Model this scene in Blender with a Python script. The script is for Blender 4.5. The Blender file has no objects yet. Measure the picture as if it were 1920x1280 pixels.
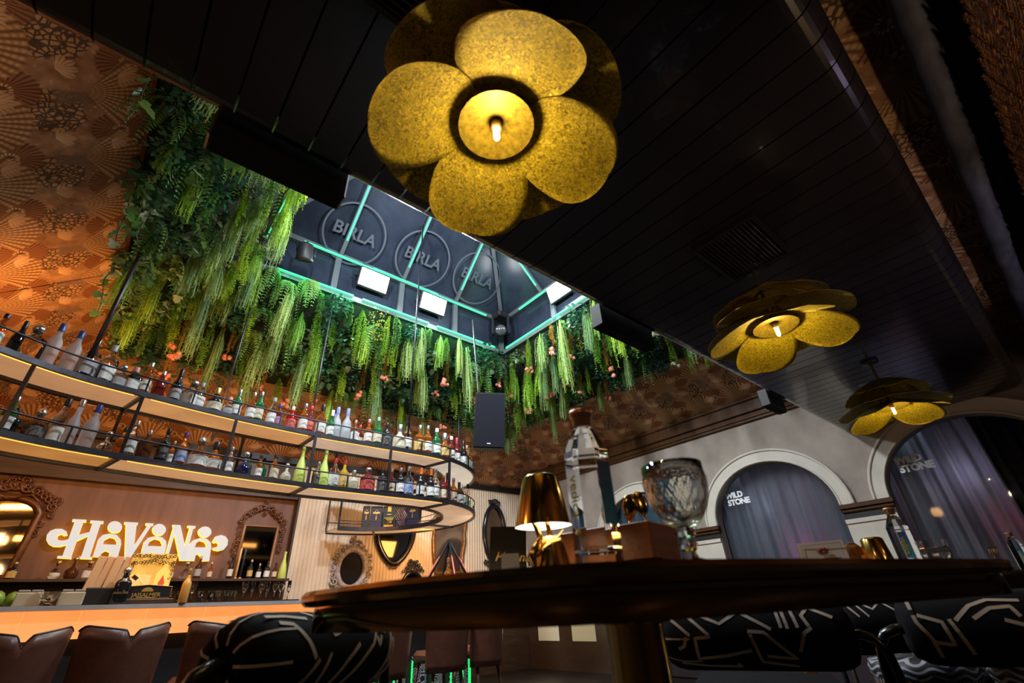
import bpy, math, random
from math import sin, cos, pi, radians, sqrt, atan2
from mathutils import Vector, Matrix
from mathutils.geometry import tessellate_polygon
random.seed(7)
SC = bpy.context.scene
COL = SC.collection
# ------------------------------------------------------------------ camera, world, lights, exposure
cam_d = bpy.data.cameras.new('camera'); cam = bpy.data.objects.new('camera', cam_d); COL.objects.link(cam)
cam_d.sensor_width = 36; cam_d.lens = 15.99; cam_d.clip_start = 0.02; cam_d.clip_end = 60
cam.matrix_world = Matrix(((0.76932, -0.29328, -0.56757, 0), (-0.63719, -0.4165, -0.64847, 0), (-0.04621, 0.86053, -0.5073, 1.0), (0, 0, 0, 1)))
cam_d.dof.use_dof = True; cam_d.dof.focus_distance = 5.2; cam_d.dof.aperture_fstop = 3.2
SC.camera = cam
W = bpy.data.worlds.new('night'); SC.world = W; W.use_nodes = True
W.node_tree.nodes['Background'].inputs[0].default_value = (.30, .32, .42, 1)
W.node_tree.nodes['Background'].inputs[1].default_value = 0.012
VS = SC.view_settings
VS.view_transform = 'Standard'; VS.look = 'None'; VS.exposure = 0.0; VS.gamma = 1.0; VS.use_curve_mapping = False
def lamp(name, kind, loc, power, col, size=.1, to=None, size_y=None, spot=None, blend=.5):
    l = bpy.data.lights.new(name, kind); l.energy = power; l.color = col
    if kind == 'AREA':
        l.size = size
        if size_y: l.shape = 'RECTANGLE'; l.size_y = size_y
    else: l.shadow_soft_size = size
    if spot: l.spot_size = radians(spot); l.spot_blend = blend
    o = bpy.data.objects.new(name, l); COL.objects.link(o); o.location = loc
    if to is not None: o.rotation_euler = (Vector(to) - Vector(loc)).to_track_quat('-Z', 'Y').to_euler()
    return o
# floodlights of the skylight, then added beams without a fixture
COOL = (.86, .93, 1.0)
lamp('flood_beam', 'AREA', (2.2, 5.74, 5.66), 52, COOL, .42, (2.6, 2.6, 2.4), .22)
lamp('flood_beam', 'AREA', (3.3, 5.74, 5.66), 52, COOL, .42, (3.4, 2.6, 2.4), .22)
lamp('flood_beam', 'AREA', (4.76, 4.25, 5.70), 52, COOL, .42, (2.2, 4.2, 2.4), .22)
lamp('flood_beam', 'AREA', (.72, 3.6, 5.70), 260, COOL, .42, (6.8, 3.6, 3.0), .22)     # added beam, no floodlight here; brightens the right wall and its leaves
lamp('flood_beam', 'AREA', (2.9, 2.25, 5.66), 200, COOL, .5, (2.9, 6.8, 4.0), .22)  # also added, no floodlight here; lifts the back foliage
# warm strips on the bar gantry
AMB = (1.0, .42, .09)
lamp('gantry_wash', 'AREA', (-.9, 5.15, 2.95), 34, AMB, 1.4, (-1.6, 6.6, 4.2), .12)
lamp('gantry_wash', 'AREA', (.6, 5.55, 2.93), 16, AMB, 1.8, (.6, 7.4, 3.8), .10)
lamp('gantry_wash', 'AREA', (2.4, 5.65, 2.93), 9, (1, .5, .2), 1.6, (2.4, 7.6, 3.8), .10)
lamp('gantry_wash', 'AREA', (-.3, 5.5, 2.38), 13, AMB, 1.6, (-.2, 8.2, 3.2), .08)
lamp('gantry_wash', 'AREA', (1.6, 5.75, 2.38), 11, AMB, 1.8, (1.8, 8.2, 3.2), .08)
# wall wash above the striped wall and panel
lamp('panel_wash', 'AREA', (.9, 7.5, 2.70), 2.5, (1, .62, .40), 2.2, (.9, 8.4, 2.0), .1)
lamp('striped_wall_wash', 'AREA', (4.4, 7.1, 2.19), 26, (1, .42, .09), .7, (4.5, 8.3, 1.7), .3)
lamp('room_wash', 'AREA', (4.6, 5.6, 2.0), 10, (1, .88, .78), 1.0, (5.4, 8.3, 2.0), .5)
lamp('bar_wash', 'AREA', (.3, 4.72, 2.16), 10, (1, .58, .24), 1.8, (.3, 5.15, 1.1), .15)  # added light in mid-air, warms the things on the counter
lamp('left_fill', 'POINT', (-1.6, 2.5, 2.7), 26, (1, .52, .20), .12)  # added point light out of view, brightens left wallpaper and soffit edge
# the dining side behind the camera: dim lamps there
lamp('rear_lamp', 'POINT', (1.6, -2.4, 2.3), 14, (1, .62, .32), .15)
lamp('rear_lamp', 'POINT', (-1.8, -.8, 2.4), 16, (1, .66, .4), .15)
lamp('side_lamp', 'POINT', (4.2, -2.2, 1.6), 3, (.75, .62, 1.0), .15)
lamp('front_fill_spot', 'SPOT', (2.2, -1.1, 1.5), 24, (1, .72, .42), .05, (2.4, -.25, 3.3), spot=80)  # added upward spots without fixtures, brighten the papered strip beyond the soffit
lamp('front_fill_spot', 'SPOT', (4.3, -1.1, 1.5), 30, (.85, .72, .75), .05, (4.4, -.25, 3.3), spot=80)
for a_, b_, s_ in (((1.6, 5.82, 5.25), (1.6, 6.6, 4.3), 1.6), ((3.6, 5.82, 5.25), (3.6, 6.6, 4.3), 1.8)): lamp('led_glow', 'AREA', a_, 8, (.06, 1, .42), s_, b_, .05)
lamp('led_glow', 'AREA', (4.84, 4.4, 5.25), 8, (.06, 1, .42), .05, (5.6, 4.4, 4.3), 2.4)

# ------------------------------------------------------------------ node helpers
class X:
    """a socket with arithmetic, for writing procedural patterns as formulas"""
    def __init__(s, t, k): s.t = t; s.k = k
    def _m(s, op, *a):
        n = s.t.nodes.new('ShaderNodeMath'); n.operation = op
        for i, v in enumerate((s,) + a):
            if isinstance(v, X): s.t.links.new(v.k, n.inputs[i])
            else: n.inputs[i].default_value = v
        return X(s.t, n.outputs[0])
    def __add__(s, o): return s._m('ADD', o)
    def __sub__(s, o): return s._m('SUBTRACT', o)
    def __mul__(s, o): return s._m('MULTIPLY', o)
    def __truediv__(s, o): return s._m('DIVIDE', o)
    __radd__ = __add__; __rmul__ = __mul__
    def fract(s): return s._m('FRACT')
    def floor(s): return s._m('FLOOR')
    def sin(s): return s._m('SINE')
    def abs(s): return s._m('ABSOLUTE')
    def sqrt(s): return s._m('SQRT')
    def atan2(s, o): return s._m('ARCTAN2', o)
    def mod2(s): return s._m('FLOORED_MODULO', 2.0)
    def mx(s, o): return s._m('MAXIMUM', o)
    def mn(s, o): return s._m('MINIMUM', o)
    def inv(s): return s * -1.0 + 1.0
    def ramp(s, a, b):
        n = s.t.nodes.new('ShaderNodeMapRange'); n.clamp = True
        s.t.links.new(s.k, n.inputs[0]); n.inputs[1].default_value = a; n.inputs[2].default_value = b
        return X(s.t, n.outputs[0])
def mixc(t, f, a, b):
    n = t.nodes.new('ShaderNodeMix'); n.data_type = 'RGBA'
    for i, v in ((0, f), (6, a), (7, b)):
        if isinstance(v, X): t.links.new(v.k, n.inputs[i])
        elif i == 0: n.inputs[0].default_value = v
        else: n.inputs[i].default_value = (*v, 1)
    return X(t, n.outputs[2])
def uv(t):
    n = t.nodes.new('ShaderNodeUVMap'); n.uv_map = 'UVMap'
    s = t.nodes.new('ShaderNodeSeparateXYZ'); t.links.new(n.outputs[0], s.inputs[0])
    return n.outputs[0], X(t, s.outputs[0]), X(t, s.outputs[1])
def noise(t, scale, detail=4, coord=None, rough=.55, stretch=None):
    n = t.nodes.new('ShaderNodeTexNoise'); n.inputs['Scale'].default_value = scale; n.inputs['Detail'].default_value = detail; n.inputs['Roughness'].default_value = rough
    if coord is None:
        c = t.nodes.new('ShaderNodeTexCoord'); coord = c.outputs['Object']
    if stretch:
        m = t.nodes.new('ShaderNodeMapping'); m.inputs['Scale'].default_value = stretch; t.links.new(coord, m.inputs[0]); coord = m.outputs[0]
    t.links.new(coord, n.inputs['Vector'])
    return X(t, n.outputs['Fac'])
def voro(t, scale, coord, feat='F1', rnd=1.0):
    n = t.nodes.new('ShaderNodeTexVoronoi'); n.feature = feat; n.inputs['Scale'].default_value = scale; n.inputs['Randomness'].default_value = rnd
    t.links.new(coord, n.inputs['Vector']); return X(t, n.outputs['Distance'])
def bump(t, h, dist, strength=1.0):
    n = t.nodes.new('ShaderNodeBump'); n.inputs['Distance'].default_value = dist; n.inputs['Strength'].default_value = strength
    t.links.new(h.k, n.inputs['Height']); return n.outputs[0]
MATS = {}
def mat(name, col=(.5, .5, .5), rough=.5, metal=0.0, emit=None, es=0.0, var=0.0, vscale=6.0, stretch=None, bmp=0.0, trans=0.0, ior=1.45, spec=.5, coat=0.0, sub=0.0, col2=None, alpha=1.0, sheen=0.0, tl=0.0):
    if name in MATS: return MATS[name]
    m = bpy.data.materials.new(name); m.use_nodes = True; t = m.node_tree; b = t.nodes['Principled BSDF']; MATS[name] = m
    I = b.inputs
    I['Base Color'].default_value = (*col, 1); I['Roughness'].default_value = rough; I['Metallic'].default_value = metal
    I['IOR'].default_value = ior; I['Specular IOR Level'].default_value = spec; I['Transmission Weight'].default_value = trans
    I['Coat Weight'].default_value = coat; I['Alpha'].default_value = alpha
    if sheen: I['Sheen Weight'].default_value = sheen
    if emit: I['Emission Color'].default_value = (*emit, 1); I['Emission Strength'].default_value = es
    if var or col2:
        n = noise(t, vscale, 5, None, .6, stretch).ramp(.3, .7)
        c2 = col2 or tuple(min(1, c * (1 + var)) for c in col); c1 = col if col2 else tuple(c * (1 - var) for c in col)
        t.links.new(mixc(t, n, c1, c2).k, I['Base Color'])
        if emit and var:
            t.links.new(mixc(t, n, tuple(c * (1 - var) for c in emit), tuple(min(1.2, c * (1 + var * .5)) for c in emit)).k, I['Emission Color'])
        if bmp: t.links.new(bump(t, n, bmp), I['Normal'])
    if tl:
        tr = t.nodes.new('ShaderNodeBsdfTranslucent'); tr.inputs[0].default_value = (*[min(1, c * 1.2) for c in col], 1)
        mx = t.nodes.new('ShaderNodeMixShader'); mx.inputs[0].default_value = tl
        t.links.new(b.outputs[0], mx.inputs[1]); t.links.new(tr.outputs[0], mx.inputs[2]); t.links.new(mx.outputs[0], t.nodes['Material Output'].inputs[0])
    return m
# ------------------------------------------------------------------ mesh builder
class MB:
    def __init__(s): s.v = []; s.f = []; s.mi = []; s.sm = []; s.uvs = {}
    def add(s, vs, fs, mi=0, sm=False):
        o = len(s.v); s.v += [tuple(v) for v in vs]
        for f in fs: s.f.append([i + o for i in f]); s.mi.append(mi); s.sm.append(sm)
        return o
    def quad(s, a, b, c, d, uvq=None, mi=0):
        o = s.add((a, b, c, d), ((0, 1, 2, 3),), mi)
        if uvq: s.uvs[len(s.f) - 1] = uvq
    def box(s, c, d, mi=0, R=None, bev=0.0):
        x, y, z = [q / 2 for q in d]
        if bev > 0:
            b = min(bev, x * .9, y * .9, z * .9); vs = []
            for sx in (-1, 1):
                for sy in (-1, 1):
                    for sz in (-1, 1):
                        vs += [(sx * x, sy * (y - b), sz * (z - b)), (sx * (x - b), sy * y, sz * (z - b)), (sx * (x - b), sy * (y - b), sz * z)]
            I = lambda a, b_, c_, k: ((a * 2 + b_) * 2 + c_) * 3 + k
            fs = []
            for a in (0, 1):
                fs.append([I(a, *q, 0) for q in ((0, 0), (0, 1), (1, 1), (1, 0))][::(1 if a == 0 else -1)])
                fs.append([I(q[0], a, q[1], 1) for q in ((0, 0), (1, 0), (1, 1), (0, 1))][::(1 if a == 0 else -1)])
                fs.append([I(q[0], q[1], a, 2) for q in ((0, 0), (0, 1), (1, 1), (1, 0))][::(1 if a == 0 else -1)])
            for p in (0, 1):
                for q in (0, 1):
                    fs.append([I(0, p, q, 1), I(1, p, q, 1), I(1, p, q, 2), I(0, p, q, 2)])
                    fs.append([I(p, 0, q, 0), I(p, 1, q, 0), I(p, 1, q, 2), I(p, 0, q, 2)])
                    fs.append([I(p, q, 0, 0), I(p, q, 1, 0), I(p, q, 1, 1), I(p, q, 0, 1)])
                    for r in (0, 1): fs.append([I(p, q, r, 0), I(p, q, r, 1), I(p, q, r, 2)])
        else:
            vs = [(a, b, e) for a in (-x, x) for b in (-y, y) for e in (-z, z)]
            fs = ((0, 1, 3, 2), (4, 6, 7, 5), (0, 4, 5, 1), (2, 3, 7, 6), (0, 2, 6, 4), (1, 5, 7, 3))
        if R is not None: vs = [R @ Vector(v) for v in vs]
        s.add([(v[0] + c[0], v[1] + c[1], v[2] + c[2]) for v in vs], fs, mi)
    def tube(s, P, r, n=8, closed=False, mi=0, sm=True, flat=1.0, up=None):
        P = [Vector(p) for p in P]; m = len(P); R = r if isinstance(r, (list, tuple)) else [r] * m
        nrm = None; rings = []
        for i in range(m):
            a = P[i - 1] if (i or closed) else P[0]; b = P[(i + 1) % m] if (i < m - 1 or closed) else P[-1]
            t = (b - a).normalized() if (b - a).length > 1e-9 else Vector((0, 0, 1))
            if nrm is None:
                u = Vector(up) if up else (Vector((0, 0, 1)) if abs(t.z) < .9 else Vector((1, 0, 0)))
                nrm = (u - t * u.dot(t)).normalized()
            else:
                nrm = nrm - t * nrm.dot(t); nrm = nrm.normalized() if nrm.length > 1e-6 else t.orthogonal().normalized()
            bi = t.cross(nrm)
            rings += [P[i] + nrm * (R[i] * cos(2 * pi * k / n)) + bi * (R[i] * flat * sin(2 * pi * k / n)) for k in range(n)]
        fs = []
        for i in range(m if closed else m - 1):
            j = (i + 1) % m
            for k in range(n): fs.append((i * n + k, i * n + (k + 1) % n, j * n + (k + 1) % n, j * n + k))
        if not closed: fs += [tuple(range(n))[::-1], tuple(range((m - 1) * n, m * n))]
        s.add(rings, fs, mi, sm)
    def sweep(s, P, prof, closed=False, mi=0, sm=False):
        """profile (side, up) swept along a horizontal path, mitred"""
        P = [Vector((p[0], p[1], p[2])) for p in P]; m = len(P); k = len(prof); vs = []
        for i in range(m):
            a = P[i - 1] if (i or closed) else P[0]; b = P[(i + 1) % m] if (i < m - 1 or closed) else P[-1]
            d1 = (P[i] - a); d2 = (b - P[i])
            t1 = d1.normalized() if d1.length > 1e-9 else d2.normalized(); t2 = d2.normalized() if d2.length > 1e-9 else t1
            t = (t1 + t2).normalized(); nn = Vector((-t.y, t.x, 0)).normalized()
            c = max(.4, (Vector((-t1.y, t1.x, 0)).normalized()).dot(nn))
            for (q, h) in prof: vs.append(P[i] + nn * (q / c) + Vector((0, 0, h)))
        fs = []
        for i in range(m if closed else m - 1):
            j = (i + 1) % m
            for e in range(k): fs.append((i * k + e, j * k + e, j * k + (e + 1) % k, i * k + (e + 1) % k))
        if not closed: fs += [tuple(range(k)), tuple(range((m - 1) * k, m * k))[::-1]]
        s.add(vs, fs, mi, sm)
    def lathe(s, prof, n=20, c=(0, 0, 0), mi=0, sm=True, sq=None, rot=0, caps=True):
        vs = []; fs = []
        for (r, z) in prof:
            for k in range(n):
                a = 2 * pi * k / n + rot; q = 1.0
                if sq: q = (abs(cos(a)) ** sq + abs(sin(a)) ** sq) ** (-1.0 / sq)
                vs.append((c[0] + r * q * cos(a), c[1] + r * q * sin(a), c[2] + z))
        for i in range(len(prof) - 1):
            for k in range(n): fs.append((i * n + k, i * n + (k + 1) % n, (i + 1) * n + (k + 1) % n, (i + 1) * n + k))
        if caps and prof[0][0] > 1e-5: fs.append(tuple(range(n))[::-1])
        if caps and prof[-1][0] > 1e-5: fs.append(tuple(range((len(prof) - 1) * n, len(prof) * n)))
        s.add(vs, fs, mi, sm)
    def prism(s, rings, O, U, V, depth, mi=0, mside=None, back=True):
        """polygon with holes in plane O + uU + vV, thickened along U x V"""
        O, U, V = Vector(O), Vector(U), Vector(V); N = U.cross(V).normalized()
        flat = [p for r in rings for p in r]; tris = tessellate_polygon([[Vector((p[0], p[1], 0)) for p in r] for r in rings])
        fr = [O + U * p[0] + V * p[1] for p in flat]; k = len(flat); tr2 = []
        for t in tris:
            a, b, c = [flat[i] for i in t]
            ar = (b[0] - a[0]) * (c[1] - a[1]) - (b[1] - a[1]) * (c[0] - a[0])
            if abs(ar) > 1e-12: tr2.append(t if ar > 0 else t[::-1])
        s.add([p + N * depth for p in fr], tr2, mi)
        if not depth: return
        if back: s.add(fr, [t[::-1] for t in tr2], mi)
        for r in rings:
            n = len(r); a = [O + U * p[0] + V * p[1] for p in r]
            ccw = sum(r[i][0] * r[(i + 1) % n][1] - r[(i + 1) % n][0] * r[i][1] for i in range(n)) > 0
            fs = [(i, (i + 1) % n, n + (i + 1) % n, n + i) for i in range(n)]
            if (not ccw) == (r is rings[0]): fs = [f[::-1] for f in fs]
            s.add(a + [p + N * depth for p in a], fs, mi if mside is None else mside)
    def ball(s, c, r, mi=0, n=8, m=6, sz=1.0):
        s.lathe([(max(r * sin(pi * i / m), 1e-6), -r * sz * cos(pi * i / m)) for i in range(m + 1)], n, c, mi)
    def mesh(s, name, mats):
        me = bpy.data.meshes.new(name); me.from_pydata(s.v, [], s.f)
        me.polygons.foreach_set('material_index', s.mi); me.polygons.foreach_set('use_smooth', s.sm)
        for m in (mats if isinstance(mats, (list, tuple)) else [mats]): me.materials.append(m)
        if s.uvs:
            L = me.uv_layers.new(name='UVMap').data
            for fi, q in s.uvs.items():
                for li, w in zip(me.polygons[fi].loop_indices, q): L[li].uv = w
        me.update(); return me
    def obj(s, name, mats, parent=None, loc=None):
        return link(name, s.mesh(name, mats), parent, loc)
def link(name, data, parent=None, loc=None, rot=None, scl=None):
    o = bpy.data.objects.new(name, data); COL.objects.link(o)
    if parent is not None: o.parent = parent
    if loc is not None: o.location = loc
    if rot is not None: o.rotation_euler = rot
    if scl is not None: o.scale = scl
    return o
def tag(o, label, cat, group=None):
    o['label'] = label; o['category'] = cat
    if group: o['group'] = group
    return o
def thing(name, label, cat, loc=(0, 0, 0), rotz=0.0, group=None):
    o = link(name, None, None, loc, (0, 0, rotz)); o.empty_display_size = .05
    return tag(o, label, cat, group)
def struct(o): o['kind'] = 'structure'; return o
def stuff(o): o['kind'] = 'stuff'; return o
def copy_tree(o, parent=None):
    c = o.copy(); COL.objects.link(c); c.parent = parent
    for ch in o.children: copy_tree(ch, c)
    return c
def text_mesh(body, size, extrude=.001, spacing=1.0, bold=0.0, shear=0.0):
    cu = bpy.data.curves.new('lettering', 'FONT'); cu.body = body; cu.size = size; cu.extrude = extrude; cu.align_x = 'CENTER'; cu.align_y = 'CENTER'; cu.space_character = spacing; cu.offset = bold; cu.shear = shear; cu.resolution_u = 3
    o = bpy.data.objects.new('lettering', cu); COL.objects.link(o)
    me = bpy.data.meshes.new_from_object(o.evaluated_get(bpy.context.evaluated_depsgraph_get()))
    bpy.data.objects.remove(o); bpy.data.curves.remove(cu); return me
def frame_rot(U, V):
    U = Vector(U).normalized(); V = Vector(V).normalized(); N = U.cross(V)
    return Matrix((U, V, N)).transposed()
def put_text(name, me, m, parent, O, U, V):
    me.materials.clear(); me.materials.append(m)
    o = link(name, me, parent); o.matrix_local = Matrix.Translation(Vector(O)) @ frame_rot(U, V).to_4x4(); return o
# ------------------------------------------------------------------ materials
M = {}
def wallpaper(name, dim=1.0):
    m = bpy.data.materials.new(name); m.use_nodes = True; t = m.node_tree; b = t.nodes['Principled BSDF']
    co, u, v = uv(t)
    S = .62
    wob = noise(t, 3.0, 2, co)
    n1 = noise(t, 7, 4, co); n2 = noise(t, 38, 3, co)
    base = mixc(t, n1.ramp(.35, .68), (.22, .10, .045), (.42, .225, .125))
    base = mixc(t, (n2.ramp(.5, .62) * n1.ramp(.55, .7)), base, (.55, .32, .18))
    tiny = voro(t, 26, co).ramp(.22, .12) * noise(t, 4.2, 1, co).ramp(.52, .6)
    base = mixc(t, tiny, base, (.60, .36, .20))
    def lattice(du, dv, s=S):
        a = u / s + du; bb = v / s + dv; row = bb.floor(); a = a + row.mod2() * .5
        return a.fract() - .5, bb.fract()
    def polar(cu, cv, x, y):
        dx = x - cu; dy = y - cv
        return (dx * dx + dy * dy).sqrt(), dx.atan2(dy)
    # pebble patches
    x, y = lattice(.33, .62); d, a = polar(0, .45, x, y)
    peb = voro(t, 27, co, 'DISTANCE_TO_EDGE'); blob = (d + (wob - .5) * .35).ramp(.33, .29)
    col = mixc(t, blob, base, mixc(t, peb.ramp(.07, .2), (.075, .036, .02), (.47, .26, .13)))
    # feather plumes, greyish
    x, y = lattice(.12, .30); d, a = polar(0, .12, x, y)
    pl = ((x.abs() * 2.4 + (y - .12) * .2)).ramp(.30, .22) * (y - .12).ramp(0, .05) * (y - .72).ramp(.02, -.02)
    rib = ((y * 190.0 - x.abs() * 150.0).sin() * .5 + .5)
    col = mixc(t, pl * .85, col, mixc(t, rib, (.12, .07, .05), (.24, .15, .11)))
    # dark flowers with a beaded heart
    x, y = lattice(.58, .05); d, a = polar(0, .5, x, y)
    fl = (d + (a * 31.0).sin() * .012).ramp(.30, .288)
    ray_ = ((a * 30.0).sin() * .5 + .5) * d.ramp(.02, .1)
    col = mixc(t, fl, col, mixc(t, ray_, (.10, .03, .012), (.30, .12, .045)))
    bead = (d - .07).abs().ramp(.022, .012) * ((a * 14.0).sin() * .5 + .5).ramp(.2, .5) * a.ramp(-2.3, -2.2)
    col = mixc(t, bead, col, (.62, .40, .22))
    # large fans
    x, y = lattice(0, 0); d, a = polar(-.02, .10, x, y)
    fan = (d + (a * 26.0).sin().abs() * .03).ramp(.60, .585) * a.abs().ramp(1.02, .98) * d.ramp(.02, .05)
    st = ((a * 38.0).sin() * .5 + .5); tick = ((d * 120.0).sin() * .5 + .5)
    col = mixc(t, fan, col, mixc(t, st * (tick * .45 + .55), (.17, .072, .025), (.60, .35, .18)))
    # small palm sprigs
    for du, dv, lean in ((.30, .93, .25), (.80, .45, -.35)):
        x, y = lattice(du, dv); d, a = polar(.05, .30, x, y); a = a + lean
        sp = (d + (a * 5.2).sin().abs() * -.05).ramp(.145, .135) * a.abs().ramp(1.3, 1.25) * ((a * 10.4).sin().abs()).ramp(.25, .4)
        col = mixc(t, sp, col, mixc(t, d.ramp(.02, .2), (.66, .42, .25), (.48, .27, .15)))
    t.links.new(col.k, b.inputs['Base Color'])
    b.inputs['Roughness'].default_value = .62; b.inputs['Specular IOR Level'].default_value = .35
    return m
M['paper'] = wallpaper('fan_flower_wallpaper')
M['plank'] = mat('dark_lacquered_plank', (.020, .016, .022), .24, var=.25, vscale=1.5, spec=.8, coat=.25)
M['black'] = mat('matt_black', (.012, .012, .014), .5)
M['steel'] = mat('dark_steel', (.055, .055, .065), .38, .75, var=.25, vscale=9)
M['frame'] = mat('skylight_steel', (.10, .12, .13), .5, .3)
M['bronze'] = mat('brown_cornice', (.095, .038, .011), .5, spec=.25, col2=(.05, .02, .006), vscale=5, stretch=(1, 8, 1))
M['darkwood'] = mat('dark_wood', (.055, .028, .016), .45, var=.4, vscale=3, stretch=(1, 14, 14))
M['panel'] = mat('walnut_panel', (.20, .095, .062), .5, col2=(.12, .055, .036), vscale=1.3, stretch=(6, 6, .8))
M['plaster'] = mat('mottled_plaster', (.40, .335, .285), .8, col2=(.28, .23, .195), vscale=2.2, bmp=.003)
M['cream'] = mat('cream_paint', (.62, .56, .48), .55, var=.08, vscale=4)
M['flute'] = mat('cream_fluted_panel', (.66, .56, .43), .6, var=.08, vscale=3)
M['floor'] = mat('dark_floor', (.014, .011, .010), .4, var=.4, vscale=2)
M['navy'] = mat('dark_sheeting', (.030, .040, .062), .22, col2=(.012, .016, .026), vscale=1.7, spec=.6)
M['green_led'] = mat('green_led', (.05, .5, .25), .4, emit=(.06, 1.0, .36), es=1.15)
M['white_led'] = mat('white_led', (.9, .9, .9), .4, emit=(.92, .97, 1.0), es=26)
M['brass'] = mat('polished_brass', (.62, .40, .12), .16, 1.0, var=.08, vscale=5)
M['gold'] = mat('gold_print', (.72, .47, .14), .35, .6)
M['white'] = mat('white_print', (.92, .93, .95), .5)
M['glass'] = mat('clear_glass', (1, 1, 1), .02, trans=1.0, ior=1.45)
# ------------------------------------------------------------------ shell
mb = MB(); mb.box((1.9, 2.4, -.05), (11.2, 14.0, .1)); struct(mb.obj('floor', M['floor']))
def plane(name, P, UV, m):
    mb = MB(); mb.quad(*P, uvq=UV); return struct(mb.obj(name, m))
SEAM = 5.62
tl = .827; x0, x1 = .45, -3.4
sl = lambda x: 5.3 + (x - .45) * tl
L_ = lambda x: (x - x1) * sqrt(1 + tl * tl)
HX = lambda x: 5.95 + 1.066 * (.45 - x)
def poly(name, P, UV, m, parent=None):
    mb = MB(); mb.add(P, [tuple(range(len(P)))]); mb.uvs[0] = UV; return mb.obj(name, m, parent)
P = [(x1, 1.4), (x0, 1.4), (x0, 5.95), (-1.85, 8.4), (x1, 8.4)]
back = struct(poly('ceiling_left', [(x, y, sl(x) + .012) for x, y in P], [(0, 0)] * 5, M['black']))
for P in ([(x1, 1.4), (x0, 1.4), (x0, SEAM - .006), (x1, SEAM - .006)], [(x1, SEAM + .006), (x0, SEAM + .006), (x0, 5.95), (-1.85, 8.4), (x1, 8.4)]):
    poly('wallpaper_panel', [(x, y, sl(x)) for x, y in P], [(-y, L_(x)) for x, y in P], M['paper'], back)
kb = (5.3 - 3.4) / (8.4 - 5.95); Lb = sqrt(1 + kb * kb)
P = [(-1.85, 8.4), (7.4, 8.4), (7.4, 7.97), (4.97, 5.95), (x0, 5.95)]
struct(poly('ceiling_back', [(x, y, 3.4 + (8.4 - y) * kb) for x, y in P], [(x + .2, (8.4 - y) * Lb + .1) for x, y in P], M['paper']))
kr = (5.3 - 3.73) / (7.4 - 4.97); Lr = sqrt(1 + kr * kr)
P = [(7.4, 7.97), (7.4, 1.2), (4.97, 1.2), (4.97, 5.95)]
struct(poly('ceiling_right', [(x, y, 3.73 + (7.4 - x) * kr) for x, y in P], [(-y, (7.4 - x) * Lr) for x, y in P], M['paper']))
# upper wall closing the gap above the crown on the back wall
plane('wall_back_upper', [(x1, 8.42, 3.1), (7.42, 8.42, 3.1), (7.42, 8.42, 3.9), (x1, 8.42, 3.9)], [(x1, 0), (7.4, 0), (7.4, .8), (x1, .8)], M['paper'])
# back wall: walnut panel, dark lintel, fluted wall
mb = MB(); mb.quad((-3.4, 8.45, 0), (2.5, 8.45, 0), (2.5, 8.45, 3.4), (-3.4, 8.45, 3.4)); struct(mb.obj('wall_back', M['panel']))
mb = MB(); mb.box((-.55, 8.40, 3.035), (5.9, .08, .55)); mb.box((-.55, 8.37, 2.775), (5.9, .10, .05)); struct(mb.obj('trim_1', M['darkwood']))
mb = MB(); mb.box((2.2, 8.33, 3.355), (11.0, .16, .10)); mb.box((4.9, 8.27, 3.33), (5.0, .06, .05)); struct(mb.obj('trim_2', M['black']))
mb = MB(); n = 80; w = (7.4 - 2.40) / n; prof = []
for i in range(n):
    for k in range(5): prof.append((2.40 + w * (i + .04 + .92 * k / 4), 8.30 - .013 * sin(pi * k / 4)))
    prof.append((2.40 + w * (i + 1), 8.306))
vs = [(x, y, z) for x, y in prof for z in (0, 3.31)]
mb.add(vs, [(2 * i, 2 * i + 2, 2 * i + 3, 2 * i + 1) for i in range(len(prof) - 1)])
mb.box((4.9, 8.36, 1.655), (4.995, .10, 3.31)); struct(mb.obj('wall_back_fluted', M['flute']))
mb = MB(); mb.box((2.385, 8.37, 1.655), (.03, .16, 3.31)); struct(mb.obj('trim_3', M['flute']))
mb = MB(); mb.box((2.36, 8.36, 1.4), (.03, .17, 2.8)); struct(mb.obj('trim_4', M['darkwood']))
# right wall with arched windows
RX, YC, RYI, RYO = 7.4, (5.19, 2.90, .60, -1.69), (.865, .75), (1.045, .94)
def arch(yc, rx, rz, z0, zs=2.0, n=28): return [(yc - rx, z0)] + [(yc - rx * cos(pi * i / n), zs + rz * sin(pi * i / n)) for i in range(n + 1)] + [(yc + rx, z0)]
mb = MB(); mb.prism([[(-3.2, 0), (8.45, 0), (8.45, 3.74), (-3.2, 3.74)]] + [arch(y, *RYI, .45)[::-1] for y in YC], (RX, 0, 0), (0, 1, 0), (0, 0, 1), .16)
wall_right = struct(mb.obj('wall_right', M['plaster']))
mb = MB()
mb.sweep([(RX, 8.4, 3.40), (RX, 1.5, 3.40)], [(0, 0), (-.05, 0), (-.05, .03), (-.075, .045), (-.075, .07), (-.055, .085), (-.055, .11), (-.10, .13), (-.10, .29), (-.13, .31), (-.13, .335), (0, .335)]); struct(mb.obj('trim_5', M['bronze']))
k = 6
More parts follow.
